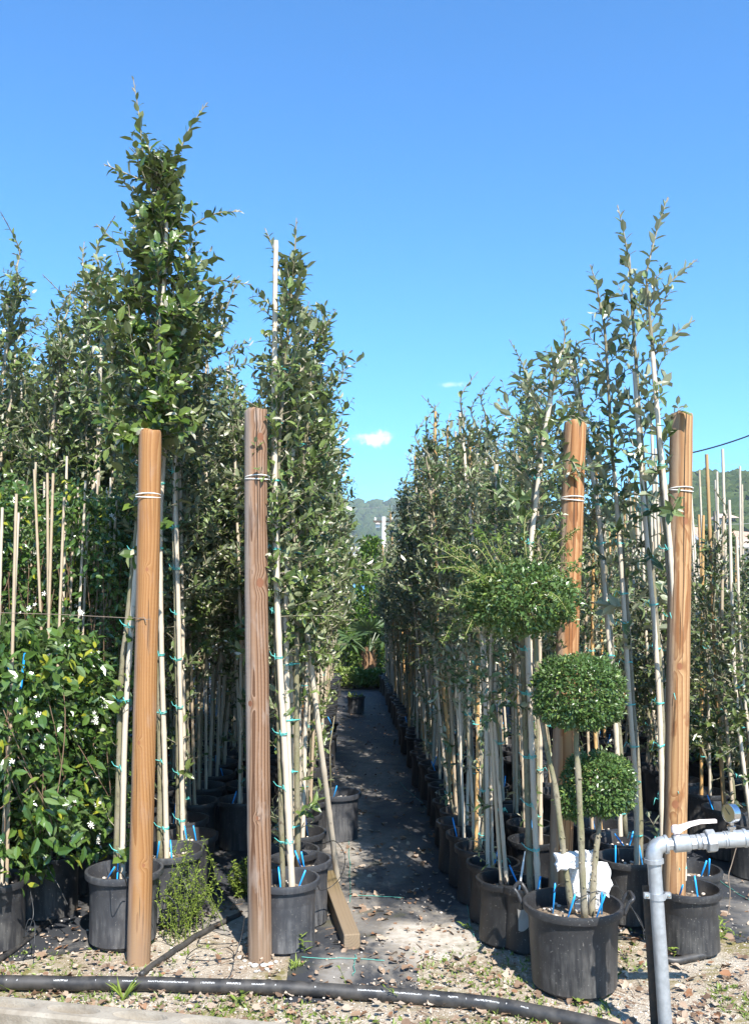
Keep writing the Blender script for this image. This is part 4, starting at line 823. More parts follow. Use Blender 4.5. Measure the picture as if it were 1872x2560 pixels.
def place_jasmine(j, me, x, y, rg, label, group, nleaf=0, flowers=True, rz=None):
    t = thing('potted_jasmine', label, 'potted plant', (x, y, 0), rg.uniform(0, 6.28) if rz is None else rz, group); put(t, 'pot', POT['m'][0]); put(t, 'soil', POT['m'][1])
    f = put(t, 'foliage', me); f['kind'] = 'stuff'
    for c in j['canes']: put(t, 'bamboo_cane', c)
    if flowers:
        for p, o in j['fl']:
            for q in range(rg.integers(1, 5)):
                d = Vector(o) + Vector(rg.normal(0, .35, 3)) + Vector((0, 0, .25)); put(t, 'flower', FLW, Vector(p) + Vector(rg.normal(0, .018, 3)), d.to_track_quat('Z', 'Y').to_euler(), rg.uniform(.45, .75))
    add_stake(t, rg, .15, .31)
    return t, f
tall = ([0, .12, .5, .8, 1], [.16, .24, .24, .20, .10]); bulge = ([0, .15, .4, .7, .85, 1], [.18, .34, .37, .31, .26, .15])
JP = []
for q in range(4):
    j = jasmine(400 + q, tall, 2900, 0.047, 2.2, 2.42); put_leaves(j['base'], *j['lv'], 0, rg=rng, fold=.3, curl=.22); JP.append((j, j['base'].mesh('foliage', [M['jas'], M['vine']])))
gj = 'flowering jasmines at the left'
rgj = np.random.default_rng(61)
# the three front plants carry single leaves
for (x, y, seed, n, H, lab) in ((-1.62, 4.42, 411, 3200, 1.46, 'front star jasmine with grey pot cut by the left edge'), (-1.50, 4.84, 412, 3200, 1.40, 'bushy jasmine with yellow-tipped leaves left of the golden post'), (-2.02, 4.74, 413, 3000, 1.62, 'jasmine with two blue sticks in its leaves at left edge')):
    j = jasmine(seed, bulge, n, .066, H, 2.35); P, D, N, L, W = j['lv']; rzz = 0.0
    order = np.argsort(P[:, 1] - .3 * P[:, 0]); nr = order[:280]; rs = order[280:]
    put_leaves(j['base'], P[rs], D[rs], N[rs], L[rs], W[rs], 0, rg=rgj, fold=.3, curl=.22); me = j['base'].mesh('foliage', [M['jas'], M['vine']])
    t, f = place_jasmine(j, me, x, y, rgj, lab, gj, rz=0.0); leaf_objects(t, P[nr], D[nr], N[nr], L[nr], W[nr], M['jas'], 280, rgj)
    if seed == 413:
        for (a, b) in (((22, 1665), (52, 1745)), ((63, 1632), (53, 1722))):
            A, Bq = at(*a, y - .36), at(*b, y - .36); m_ = MB(); m_.tube(np.array([A, Bq]) - np.array([x, y, 0]), .0055, 6); m_.build('blue_stick', M['blue'], t)
kk = 0
for x, ys_ in ((-1.52, (5.18, 5.56, 5.95)), (-1.93, (5.10, 5.48, 5.86)), (-2.36, (4.75, 5.15, 5.6))):
    for y in ys_:
        j, me = JP[kk % 4]; kk += 1
        place_jasmine(j, me, x + rgj.normal(0, .03), y, rgj, 'tall jasmine with bare cane tops in the block behind the front jasmines', 'tall jasmines behind the front ones')

# ------------------------------------------------------------------ topiary in the big pot
bp = ground(1436, 2506); BPx, BPy = bp[0] * 1.04, bp[1] + .155
t = thing('clipped_topiary', 'privet in big black handled pot with two clipped balls and one shaggy head', 'topiary', (BPx, BPy, 0)); o3 = np.array([BPx, BPy, 0])
rt, rb, h = .196, .152, .335
pot = put(t, 'pot', pot_mesh(rt, rb, h, M['pot'], 44)); put(t, 'soil', soil_mesh(rt, rb, h, np.random.default_rng(3)))
for a in (R(152), R(-8)):
    e = np.array([math.cos(a), math.sin(a), 0]); s_ = np.array([-math.sin(a), math.cos(a), 0]); m_ = MB(); c0 = e * (rt + .004)
    m_.tube(spline([c0 + s_ * .048 + [0, 0, h - .03], c0 + e * .02 + s_ * .046 + [0, 0, h + .012], c0 + e * .038 + s_ * .040 + [0, 0, h + .034], c0 + e * .040 - s_ * .040 + [0, 0, h + .034], c0 + e * .02 - s_ * .046 + [0, 0, h + .012], c0 - s_ * .048 + [0, 0, h - .03]], 22), .0085, 7); m_.build('handle', M['pot'], pot, True)
for q, a in enumerate((-1.9, -1.15)): m_ = MB(); m_.box((rb * 1.004 * math.cos(a), rb * 1.004 * math.sin(a), .022), (.004, .007, .012), np.array(Matrix.Rotation(a, 3, 'Z'))); m_.build('drain_hole', M['tube'], pot)
yt = BPy
def stem_px(pts, r0, r1, name='stem'):
    S = spline(np.array([at(*p) for p in pts]) - o3, 22); m_ = MB(); rg_ = np.random.default_rng(int(pts[0][0])); m_.tube(S, np.linspace(r0, r1, 22) * (1 + .07 * rg_.normal(0, 1, 22)), 9)
    for q in range(12): i_ = rg_.integers(1, 20); a = rg_.uniform(-3, 0); m_.add(IV * .005 + S[i_] + r0 * .95 * np.array([math.cos(a), math.sin(a), 0]), IF)
    m_.build(name, M['bark'], t, True); return S
stem_px([(1461, 2300, yt - .05), (1455, 2180, yt - .06), (1450, 2050, yt - .05), (1444, 1930, yt - .04), (1440, 1850, yt - .03), (1444, 1760, yt)], .0155, .010)
stem_px([(1478, 2290, yt), (1488, 2140, yt + .05), (1497, 2060, yt + .06), (1492, 1985, yt + .08)], .014, .010)
stem_px([(1430, 2280, yt), (1412, 2160, yt), (1399, 2060, yt), (1386, 1960, yt + .01), (1362, 1850, yt + .02), (1345, 1720, yt + .03), (1337, 1600, yt + .04), (1315, 1500, yt + .04)], .0145, .009)
def ball(cx, cy, Yc, rx, rz, n, seed, name, lL=.015):
    rg_ = np.random.default_rng(seed); c = at(cx, cy, Yc) - o3; m_ = MB(); v = unit(rg_.normal(0, 1, (n, 3))); u_ = rg_.uniform(0, 1, n); lump_ = .24 if name == 'shaggy_head' else .15; rad = .70 + .30 * u_ ** .7 + np.where(rg_.random(n) < .02, rg_.uniform(0, .14, n), 0) + lump_ * (vnoise(v[:, 0] * 5 + 9, v[:, 2] * 5 + v[:, 1] * 4) - .5)
    if name == 'clipped_ball': v = v * np.array([1, 1, 1.0]); v[:, 2] = np.sign(v[:, 2]) * np.abs(v[:, 2]) ** .72; hz_ = np.hypot(v[:, 0], v[:, 1]); v[:, :2] *= (np.clip(hz_, .01, 1) ** .80 / np.clip(hz_, .01, 1))[:, None]
    P = c + v * rad[:, None] * np.array([rx, rx, rz]); P[:, 2] = np.where(v[:, 2] < 0, c[2] + (P[:, 2] - c[2]) * .92, P[:, 2])
    D = v * .7 + rg_.normal(0, .75, (n, 3)); N = v * .5 + np.array([0, 0, .6]) + rg_.normal(0, .5, (n, 3)); L = lL * rg_.uniform(.7, 1.35, n)
    put_leaves(m_, P, D, N, L, L * .55, 0, 4, .3, .2, rg_)
    for q in range(46):
        d = unit(rg_.normal(0, 1, 3)); m_.tube([c, c + d * np.array([rx, rx, rz]) * .55 + rg_.normal(0, .01, 3), c + d * np.array([rx, rx, rz]) * rg_.uniform(.9, 1.08)], [.004, .0025, .001], 4, False, 1)
    o = m_.build(name, [M['privet'], M['ytwig']], t); tag(o, kind='stuff'); return c
ball(1444, 1733, yt, .192, .158, 10500, 1, 'clipped_ball', .018); ball(1496, 1962, yt + .10, .152, .132, 7000, 2, 'clipped_ball', .018); ball(1428, 2005, yt + .06, .065, .075, 1300, 4, 'clipped_tuft', .018)
c3 = ball(1295, 1500, yt + .04, .255, .165, 6200, 3, 'shaggy_head', .022)
m_ = MB(); lvq = Leaves(); rg_ = np.random.default_rng(9)
tips = [(1082, 1328), (1082, 1385), (1085, 1450), (1090, 1520), (1140, 1350), (1185, 1310), (1200, 1330), (1250, 1330), (1290, 1320), (1340, 1280), (1395, 1290), (1420, 1330), (1455, 1400), (1470, 1450), (1465, 1500), (1450, 1560), (1150, 1560), (1200, 1600), (1100, 1600), (1320, 1340), (1380, 1360), (1230, 1380), (1160, 1430), (1130, 1480), (1430, 1420)]
for (px, py) in tips + [(int(x), int(y)) for x, y in zip(rg_.uniform(1085, 1470, 60), rg_.uniform(1320, 1610, 60))]:
    e = at(px, py, yt + .04 + rg_.normal(0, .16)) - o3; s0 = c3 + (e - c3) * .25 + rg_.normal(0, .02, 3); e = e + rg_.normal(0, .02, 3); mid = (s0 + e) / 2 + np.array([0, 0, rg_.uniform(-.02, .07)]) + rg_.normal(0, .028, 3); pts = spline([s0, mid, e], 9); m_.tube(pts, np.linspace(.0024, .0010, 9), 4, False, 1)
    ln = np.linalg.norm(e - s0); cnt = int(ln / .0055)
    for q in range(cnt):
        f = (q + .5) / cnt * 8; i_ = min(int(f), 7); p = pts[i_] + (pts[i_ + 1] - pts[i_]) * (f - i_); ax_ = unit(pts[i_ + 1] - pts[i_]); r_ = unit(np.cross(ax_, rg_.normal(0, 1, 3))); lvq.add(p, r_ + ax_ * .6, ax_ + rg_.normal(0, .4, 3) + [0, 0, .3], .022 * rg_.uniform(.6, 1.4), .0105)
P, D, N, L, W, _ = lvq.arr(); put_leaves(m_, P, D, N, L, W, 0, 4, rg=rg_); tag(m_.build('long_shoots', [M['privety'], M['ytwig']], t), kind='stuff')
for (px, py, dx, dy) in ((1381, 2265, .1, .0), (1415, 2285, .3, .1), (1486, 2290, .35, .1), (1503, 2260, .03, 0)):
    p = at(px, py, yt - .08 if py > 2275 else yt + .04) - o3; put(t, 'drip_stake', STAKE, (p[0], p[1], h - .055), (dy, dx, 0))

# polystyrene wedged between the stems
def foam(name, px0, px1, py0, py1, Yc, depth, seed, label, ribs=3):
    rg_ = np.random.default_rng(seed); A, Bq = at(px0, py1, Yc), at(px1, py0, Yc); c = (A + Bq) / 2; hx, hz_ = (Bq[0] - A[0]) / 2, (Bq[2] - A[2]) / 2
    n = 9; m_ = MB(); gx = np.linspace(-1, 1, n); V = []; fs = []
    for sy in (-1, 1):
        for iz, z in enumerate(gx):
            for ix, x in enumerate(gx):
                edge = (abs(x) > .99 or abs(z) > .99); dpt = depth * sy * (1 - .35 * (edge)) + (0.012 * math.cos(x * ribs * 3.14) * (sy < 0)); V.append((x * hx * (1 + rg_.normal(0, .06) * edge), dpt + rg_.normal(0, .002), z * hz_ * (1 + rg_.normal(0, .09) * edge) + .12 * hz_ * math.sin(x * 2 + seed)))
    for s_ in (0, 1):
        for a in range(n - 1):
            for b in range(n - 1):
                q = s_ * n * n + a * n + b; f = (q, q + 1, q + n + 1, q + n); fs.append(f if s_ == 0 else f[::-1])
    bd = [b for b in range(n)] + [a * n + n - 1 for a in range(1, n)] + [(n - 1) * n + b for b in range(n - 2, -1, -1)] + [a * n for a in range(n - 2, 0, -1)]
    for k_ in range(len(bd)): a, b = bd[k_], bd[(k_ + 1) % len(bd)]; fs.append((a, a + n * n, b + n * n, b))
    m_.add(V, fs); o = m_.build(name, M['foam']); o.location = c; tag(o, label, 'packing foam', 'broken polystyrene between the topiary stems')
foam('polystyrene_chunk', 1389, 1450, 2133, 2172, yt + .00, .03, 1, 'topmost ragged white polystyrene piece on the left topiary stem')
foam('polystyrene_chunk', 1424, 1518, 2158, 2230, yt + .07, .035, 2, 'biggest white polystyrene block wedged behind the middle topiary stem', 1)
foam('polystyrene_chunk', 1462, 1484, 2128, 2160, yt + .09, .03, 5, 'small upright polystyrene stub between the middle and right stems', 1)
foam('polystyrene_chunk', 1436, 1498, 2232, 2276, yt + .06, .03, 3, 'ribbed lowest polystyrene piece resting on the topiary soil', 4)

# oak in the pot just left of the big one: sunlit patch painted grey on its pot, white label stick, leaves hanging before the orange post
b = potbase(1330, 2396, 'r'); yq = b[1]
t2 = hero_tree('oak left of the big pot, its dark pot with painted sun patch and white label', 'r', (b[0] - .01, b[1] + .02),
          [(1326, 2260, yq), (1316, 1900, yq), (1306, 1500, yq), (1338, 1200, yq), (1372, 1000, yq), (1404, 870, yq)],
          [(1346, 2260, yq), (1330, 1900, yq), (1318, 1500, yq), (1345, 1200, yq), (1378, 980, yq)],
          dict(low=4, z0=zat(1330, yq), z1=zat(880, yq), R=([0, .3, .8, 1], [.25, .26, .2, .08]), nb=42, subs=2, tops=[[(1404, 880, yq), (1412, 840, yq), (1408, 796, yq)], [(1375, 1060, yq - .05), (1430, 1040, yq - .2), (1470, 1060, yq - .3)], [(1350, 1180, yq - .05), (1420, 1150, yq - .22), (1450, 1190, yq - .3)]], wr=.38, lL=.064, gap=.024), M['oakr'], 29, 240, 8, stakes=1)
pt = [c_ for c_ in t2.children if c_.name.startswith('pot')][0]
m_ = MB(); aa = np.linspace(-2.45, -1.95, 6); rr = .118; V = [( (rr + .003 + (.008 if z_ > .2 else 0)) * math.cos(a), (rr + .003 + (.008 if z_ > .2 else 0)) * math.sin(a), z_ + .02 * math.sin(a * 6)) for z_ in (.13, .18, .225) for a in aa]; m_.add(V, [(g * 6 + i_, g * 6 + i_ + 1, g * 6 + 7 + i_, g * 6 + 6 + i_) for g in (0, 1) for i_ in range(5)]); m_.build('painted_sun_patch', simple('sun_patch_grey', (.30, .28, .25), .9), pt)  # patch of sun on the shaded pot, laid on as a thin grey sheet
p0 = at(1290, 2272, b[1] - .06) - np.array([b[0] - .01, b[1] + .02, 0]); p1 = at(1312, 2128, b[1] - .02) - np.array([b[0] - .01, b[1] + .02, 0]); m_ = MB(); m_.tube(np.array([p0, p0 + (p1 - p0) * .72, p1]), [.0045, .0055, .002], 5); m_.build('label_stick', M['whitewash'], t2)

# ------------------------------------------------------------------ standpipe
ys_ = 3.42; top = at(1634, 2152, ys_); botm = at(1664, 2590, ys_); dirv = (botm - top); botm = top + dirv * ((top[2] + .1) / (top[2] - botm[2])); rp = .0248
t = thing('standpipe', 'galvanised water standpipe with elbow, valve and pressure gauge at bottom right', 'water pipe', (botm[0], botm[1], 0)); o4 = np.array([botm[0], botm[1], 0]); up = unit(top - botm)
m_ = MB(); m_.tube(np.array([botm, (botm + top) / 2, top + up * .01]) - o4, rp, 22); m_.build('riser', M['galv'], t, True, 40)
e0 = top; arm_d = unit(at(1872, 2094, ys_ - .02) - at(1662, 2111, ys_)); e2 = at(1664, 2111, ys_); corner = e0 + up * (e2[2] - e0[2]) 
ts = np.linspace(0, 1, 14)[:, None]; ctl = corner + np.array([-.002, 0, .004]); el = (1 - ts) ** 2 * e0 + 2 * ts * (1 - ts) * ctl + ts ** 2 * e2
m_ = MB(); m_.tube(el - o4, .0295, 22); m_.tube(np.array([e0 - up * .006, e0 + up * .008]) - o4, .0345, 22); m_.tube(np.array([e2 - arm_d * .006, e2 + arm_d * .004]) - o4, .0335, 22); m_.build('elbow', M['galv'], t, True, 40)
u0 = e2; pxm = ys_ / F
def seg(name, a, b, r_, k=22, mat='galv', sm=True):
    m_ = MB(); A, Bq = u0 + arm_d * a * pxm - o4, u0 + arm_d * b * pxm - o4; ch = min(.003, abs(b - a) * pxm * .2); m_.tube(np.array([A, A + arm_d * ch, Bq - arm_d * ch, Bq]), [r_ - ch, r_, r_, r_ - ch], k); return m_.build(name, M[mat], t, sm, 30)
seg('nipple', 2, 18, .022, 8); seg('valve_body', 17, 57, .031); seg('valve_nut', 57, 73, .0265, 8); seg('thread_ring', 73, 84, .027); seg('union_end', 84, 100, .029, 8); seg('union_nut', 97, 119, .041, 8, sm=False)
seg('union_tail', 119, 142, .0275); seg('collar', 140, 146, .030); seg('tee', 146, 188, .0300); seg('tee_collar', 186, 196, .033); seg('arm_pipe', 195, 330, .0265)
vb = u0 + arm_d * 26 * pxm - o4; m_ = MB(); m_.lathe([(.0001, .025), (.012, .025), (.012, .038), (.019, .040), (.019, .058), (.014, .064), (.0001, .064)], 14, vb); m_.build('valve_stem', M['lever'], t, True, 40)
m_ = MB(); lp = [vb + [-.012, 0, .046], vb + [.02, 0, .056], vb + [.05, -.004, .070], vb + [.085, -.005, .078], vb + [.145, -.006, .081]]; 
for q in range(4):
    A, Bq = np.array(lp[q]), np.array(lp[q + 1]); wd = (.015, .013, .010, .009, .0085); th_ = (.010, .009, .007, .006, .0055); V = []
    for P_, i_ in ((A, q), (Bq, q + 1)): V += [P_ + [0, -wd[i_], -th_[i_]], P_ + [0, wd[i_], -th_[i_]], P_ + [0, wd[i_], th_[i_]], P_ + [0, -wd[i_], th_[i_]]]
    m_.add(V, [(0, 1, 5, 4), (1, 2, 6, 5), (2, 3, 7, 6), (3, 0, 4, 7)] + ([(3, 2, 1, 0)] if q == 0 else []) + ([(4, 5, 6, 7)] if q == 3 else []))
m_.build('lever', M['lever'], t)
gc = u0 + arm_d * 160 * pxm - o4; m_ = MB(); m_.lathe([(.0001, .026), (.013, .027), (.013, .036), (.017, .038), (.017, .046), (.009, .050), (.009, .062)], 8, gc); m_.build('gauge_stem', M['steel'], t)
gd = unit(np.array([-.93, -.36, 0.05])); gcc = gc + np.array([0.002, 0, .092]); FRM = frame(gd); m_ = MB(); m_.lathe([(.0001, -.016), (.030, -.016), (.033, -.012), (.033, .008), (.0345, .010), (.0345, .015), (.031, .016), (.0305, .011)], 30, gcc, 0, FRM); gg = m_.build('pressure_gauge', M['steel'], t, True, 35)
m_ = MB(); m_.lathe([(.0305, .0115), (.0001, .0116)], 30, gcc, 0, FRM); m_.build('dial', M['dial'], gg)
m_ = MB(); m_.tube(np.array([gcc + FRM @ [.004, -.004, .0128], gcc + FRM @ [-.018, .016, .0128]]), .0010, 4); m_.build('needle', M['tube'], gg)
cc = at(1642, 2239, ys_) - o4; m_ = MB(); m_.lathe([(rp + .001, -.011), (rp + .005, -.011), (rp + .005, .011), (rp + .001, .011)], 22, cc)
for s_ in (-1, 1): m_.box(cc + [s_ * (rp + .013), 0, .001], (.011, .007, .010))
cl = m_.build('clamp', M['galv'], t)
for s_ in (-1, 1): m_ = MB(); m_.lathe([(.0001, 0), (.006, 0), (.006, .006), (.0001, .007)], 6, cc + [s_ * (rp + .015), -.007, 0], 0, frame([0, -1, 0])); m_.build('bolt', M['steel'], cl)
# steel angle the pipe is clamped to
xa = at(1612, 2239, ys_ + .035)[0]; za = zat(2222, ys_ + .03); m_ = MB(); m_.box((0, 0, za / 2 - .05), (.018, .003, za / 2 + .05)); m_.box((.0155, .018, za / 2 - .05), (.003, .0148, za / 2 + .05)); o = m_.build('steel_angle', M['angle']); o.location = (xa + .030, ys_ + .042, 0); o.rotation_euler = (0, -.035, 0); tag(o, 'dark steel angle driven in behind the standpipe and clamped to it', 'steel stake')
pts = spline([at(1841, 2112, ys_ - .03), at(1828, 2160, ys_ - .03), at(1820, 2190, ys_ - .04), at(1824, 2230, ys_ - .04), at(1820, 2280, ys_ - .04), at(1821, 2285, ys_ - .04)], 24); m_ = MB(); m_.tube(pts, .0017, 5); tag(m_.build('hanging_wire', M['wire']), 'bent thin wire hanging from the standpipe arm below the gauge', 'wire')

# ------------------------------------------------------------------ big pipe on the ground and its white print
line = [(-140, 2448), (0, 2453), (350, 2458), (700, 2468), (950, 2484), (1200, 2507), (1405, 2543), (1560, 2580), (1750, 2640)]
pts = spline([ground(px, py + 1, .030) for px, py in line], 90); pts[:, 2] = .030 + gz(pts[:, 0], pts[:, 1]) * .4; m_ = MB(); m_.tube(pts, .0275, 24); pipe = m_.build('irrigation_pipe', M['hose'], None, True); tag(pipe, 'thick black plastic pipe lying across the foreground with white print', 'pipe')
m_ = MB(); L = np.concatenate([[0], np.cumsum(np.linalg.norm(np.diff(pts, axis=0), axis=1))]); rg_ = np.random.default_rng(4)
def pipe_at(px): i_ = np.argmin(np.abs(np.array([(CX + F * np.dot(p - CAMP, RGT) / np.dot(p - CAMP, FWD)) for p in pts]) - px)); return L[i_]
def glyph(s_, wd, ht, a0=-0.55):
    """a few strokes of worn print on the pipe's upper front, upside down to the viewer"""
    i_ = min(np.searchsorted(L, s_), len(pts) - 2); T_ = unit(pts[min(i_ + 1, len(pts) - 1)] - pts[i_ - 1]); fr = np.cross([0, 0, 1.0], T_); fr = unit(-fr) if fr[1] > 0 else unit(fr)
    c = pts[i_ - 1] + T_ * (s_ - L[i_ - 1])
    def q(a, b, t0, t1):
        V = []
        for (u_, th_) in ((a, t0), (b, t0), (b, t1), (a, t1)): ang = R(38) + th_ / .0279; V.append(c + T_ * u_ + (fr * math.cos(ang) + np.array([0, 0, 1]) * math.sin(ang)) * .0279)
        m_.add(V, [(0, 1, 2, 3)])
    k = rg_.integers(0, 5); st = wd * .24
    if k in (0, 1, 2): q(0, st, 0, ht)
    if k in (0, 3, 4): q(wd - st, wd, 0, ht)
    if k in (1, 3, 0): q(0, wd, ht * .75, ht)
    if k in (2, 4): q(0, wd, 0, ht * .25)
    if k in (1, 4): q(0, wd, ht * .4, ht * .62)
for (a, b) in ((0, 6), (13, 21), (36, 44), (152, 160), (249, 254), (270, 292), (296, 326), (340, 355), (360, 372), (374, 396), (404, 425), (432, 437), (442, 460), (497, 505), (517, 521), (532, 536), (545, 549), (562, 572), (580, 588), (598, 616), (627, 650), (658, 664), (676, 686), (792, 800), (888, 892), (905, 960), (975, 1003), (1008, 1030), (1038, 1056), (1067, 1070), (1075, 1077), (1082, 1094), (1130, 1138), (1150, 1153), (1165, 1168), (1177, 1180), (1193, 1204), (1211, 1220), (1232, 1246), (1262, 1268), (1300, 1330)):
    s0, s1 = pipe_at(a), pipe_at(b); s_ = s0 + .001
    while s_ < s1 + .002: glyph(s_, .0032, .0062 if b - a < 12 else .0048); s_ += .0044
tag(m_.build('white_print', M['print'], pipe), kind='stuff')

# slim hoses
def hose(pts_px, r_, label, mat='hose', z=None, name='black_hose', lift=0.0, cat='hose'):
    P = [ground(px, py, r_) for px, py in pts_px]; p = spline(P, 40); p[:, 2] = gz(p[:, 0], p[:, 1]) + r_ * .9 + .006 + lift; m_ = MB(); m_.tube(p, r_, 10); return tag(m_.build(name, M[mat], None, True), label, cat)
hose([(-60, 2440), (0, 2400), (97, 2328), (182, 2260), (216, 2218), (240, 2190), (290, 2130), (330, 2080)], .0125, 'black hose running back past the jasmine pots at the left')
hose([(352, 2436), (400, 2400), (445, 2370), (510, 2332), (568, 2306), (600, 2290)], .0125, 'short black hose running from the golden post to the reddish post')
hose([(1655, 2400), (1690, 2402), (1730, 2396), (1760, 2392)], .016, 'stub of black hose lying at the foot of the tan post')
def loose(pts3, r_, label, name='drip_tube'):
    m_ = MB(); m_.tube(spline(np.array(pts3), 34), r_, 6); return tag(m_.build(name, M['tube'], None, True), label, 'drip tube', 'thin drip tubes')
A_ = lambda px, py, Yd: at(px, py, Yd)
loose([A_(76, 2222, 4.25), A_(84, 2290, 4.18), A_(60, 2345, 4.15), A_(72, 2300, 4.16), A_(88, 2310, 4.17), A_(86, 2370, 4.13)], .0022, 'drip tube looped over the leftmost pot')
loose([A_(200, 2140, 4.6), A_(120, 2150, 4.5), A_(150, 2220, 4.45), A_(170, 2262, 4.4)], .0022, 'drip tube arching out of the jasmine towards the hose')
loose([A_(280, 2190, 4.25), A_(296, 2178, 4.1), A_(312, 2195, 4.2), A_(318, 2215, 4.25)], .0022, 'drip tube arching above the soil of the tallest oak')
loose([A_(385, 2250, 4.3), A_(420, 2240, 4.25), A_(448, 2280, 4.25), A_(445, 2330, 4.3)], .0022, 'drip tube arched over the grey pot right of the golden post')
loose([A_(612, 2290, 4.1), A_(604, 2340, 4.0), A_(590, 2385, 3.95), A_(582, 2392, 3.93)], .0025, 'drip tube hanging left of the reddish post foot')
loose([A_(806, 2110, 4.7), A_(838, 2103, 4.6), A_(862, 2140, 4.5), A_(855, 2185, 4.5), A_(830, 2215, 4.5), A_(802, 2226, 4.45), A_(795, 2214, 4.4)], .002, 'drip tube forming an open loop over the weathered beam')
loose([A_(1384, 2232, yt), A_(1395, 2212, yt), A_(1420, 2210, yt + .02)], .002, 'short drip tube at the left topiary stake')
loose([A_(1424, 2272, yt - .08), A_(1440, 2250, yt - .09), A_(1478, 2232, yt - .08), A_(1500, 2228, yt)], .002, 'drip tube curving across the topiary stems')
loose([A_(1508, 2230, yt + .04), A_(1530, 2216, yt + .06), A_(1550, 2225, yt + .1), A_(1590, 2290, yt + .1), A_(1612, 2330, yt + .05)], .0024, 'drip tube curving from the topiary down to the standpipe')
loose([A_(1536, 2200, yt + .4), A_(1560, 2250, yt + .3), A_(1600, 2300, yt + .2), A_(1610, 2350, yt + .1)], .0024, 'drip tube slanting behind the big topiary pot')
rgx = np.random.default_rng(88)
for q, (px, py) in enumerate(((470, 2330), (545, 2360), (520, 2400))):
    c = ground(px, py); a = np.linspace(0, 5.2, 20) + q; p = np.stack([c[0] + .07 * np.cos(a) * (1 + .1 * a), c[1] + .09 * np.sin(a), .012 + .02 * np.abs(np.sin(a))], 1); m_ = MB(); m_.tube(p, .0022, 5); tag(m_.build('drip_tube', M['tube'], None, True), ('coiled drip tube nearest the golden post hose', 'coiled drip tube by the reddish post foot', 'coiled drip tube lying before the short hose')[q], 'drip tube', 'thin drip tubes')

# wires from the posts
b1 = P1[1] + P1[2] * ((zat(1545, P1[1][1]) - 0) / P1[2][2]); m_ = MB(); a = np.linspace(0, 6.28, 20); m_.tube(np.stack([b1[0] + .055 * np.cos(a), b1[1] + .055 * np.sin(a), b1[2] + .004 * np.sin(a * 2 + 1)], 1), .0016, 5); m_.tube(spline([b1 + [-.02, -.056, 0], b1 + [.005, -.062, .004], b1 + [.012, -.064, -.012], b1 + [.016, -.06, -.022]], 10), .0018, 5)
m_.tube(np.array([b1 + [-.05, -.02, 0], at(150, 1536, b1[1]), at(-60, 1530, b1[1])]), .0014, 5); tag(m_.build('fence_wire', M['wire']), 'thin twisted wire tied round the golden post and running left', 'wire')
b4 = P4[1] + P4[2] * (zat(1128, P4[1][1]) / P4[2][2]); m_ = MB(); pA = b4 + np.array([.05, 0, 0]); pB = at(1960, 1052, P4[1][1] - .3); m_.tube(np.array([pA + (pB - pA) * f + [0, 0, -.05 * f * (1 - f)] for f in np.linspace(0, 1, 10)]), .0035, 6); tag(m_.build('support_wire', M['tube']), 'dark wire rising to the right from the top of the tan post', 'wire')

# ------------------------------------------------------------------ beam, leaning cane, concrete block
pn, pf = ground(880, 2384), ground(818, 2215); d = pf - pn; Lb = np.linalg.norm(d); hw, hh = .037, .036
V = []; mb = MB(); mb.box((0, 0, 0), (hw, hh, Lb / 2)); o = mb.build('timber_beam', M['beam']); z = Vector(d).normalized(); x = Vector((z[1], -z[0], 0)).normalized(); y = z.cross(x); c = (pn + pf) / 2
o.matrix_world = Matrix(((x[0], y[0], z[0], c[0]), (x[1], y[1], z[1], c[1]), (x[2], y[2], z[2], hh + .012), (0, 0, 0, 1))); tag(o, 'short weathered square timber lying on the path beside the grey pots', 'timber')
bv = o.modifiers.new('edge', 'BEVEL'); bv.width = .005; bv.segments = 2
K = np.array([ground(844, 2200, .02), at(806, 1900, 4.98), at(771, 1609, 4.85), at(740, 1370, 4.7), at(727, 1230, 4.6)]); tag(cane_tube(K, .0165, .012, np.random.default_rng(6), None, 10).build('leaning_cane', M['cane'], None, True, 60), 'loose white bamboo cane leaning against the path row from the beam', 'bamboo cane')
# hollow concrete block along the bottom edge, seen from behind its top
a0, a1 = ground(-330, 2455, .2), ground(800, 2562, .2); u = unit(a1 - a0); v = np.array([u[1], -u[0], 0]); Lk = np.linalg.norm(a1 - a0); dep = .100
mb = MB(); nh = max(3, round(Lk / .245)); pitch = Lk / nh; g = lambda a, b, z: a0 + u * a + v * b + np.array([0, 0, z - .2]); K_ = 16
def rect_ring(a_lo, a_hi, b_lo, b_hi):
    """K_ points round a rectangle, matched by angle to the hole's ellipse"""
    ca, cb = (a_lo + a_hi) / 2, (b_lo + b_hi) / 2; ha, hb = (a_hi - a_lo) / 2, (b_hi - b_lo) / 2; o_ = []
    for th in np.arange(K_) * 2 * math.pi / K_:
        c_, s_ = math.cos(th), math.sin(th); k = 1 / max(abs(c_), abs(s_)); o_.append((ca + ha * c_ * k, cb + hb * s_ * k))
    return o_
for q in range(nh):
    lo, hi = q * pitch, (q + 1) * pitch; rc = rect_ring(lo, hi, .012, dep); ca, cb = (lo + hi) / 2, .056
    el = [(ca + .41 * pitch * math.cos(t_), cb + .031 * math.sin(t_)) for t_ in np.arange(K_) * 2 * math.pi / K_]
    V = [g(a, b, .2) for a, b in rc] + [g(a, b, .2) for a, b in el] + [g(ca + (a - ca) * .94, cb + (b - cb) * .92, .192) for a, b in el] + [g(ca + (a - ca) * .85, cb + (b - cb) * .82, .168) for a, b in el] + [g(ca, cb, .164)]
    fs = []
    for k in range(K_):
        k2 = (k + 1) % K_; fs += [(k, k2, K_ + k2, K_ + k), (K_ + k, K_ + k2, 2 * K_ + k2, 2 * K_ + k), (2 * K_ + k, 2 * K_ + k2, 3 * K_ + k2, 3 * K_ + k), (3 * K_ + k, 3 * K_ + k2, 4 * K_)]
    mb.add(V, fs)
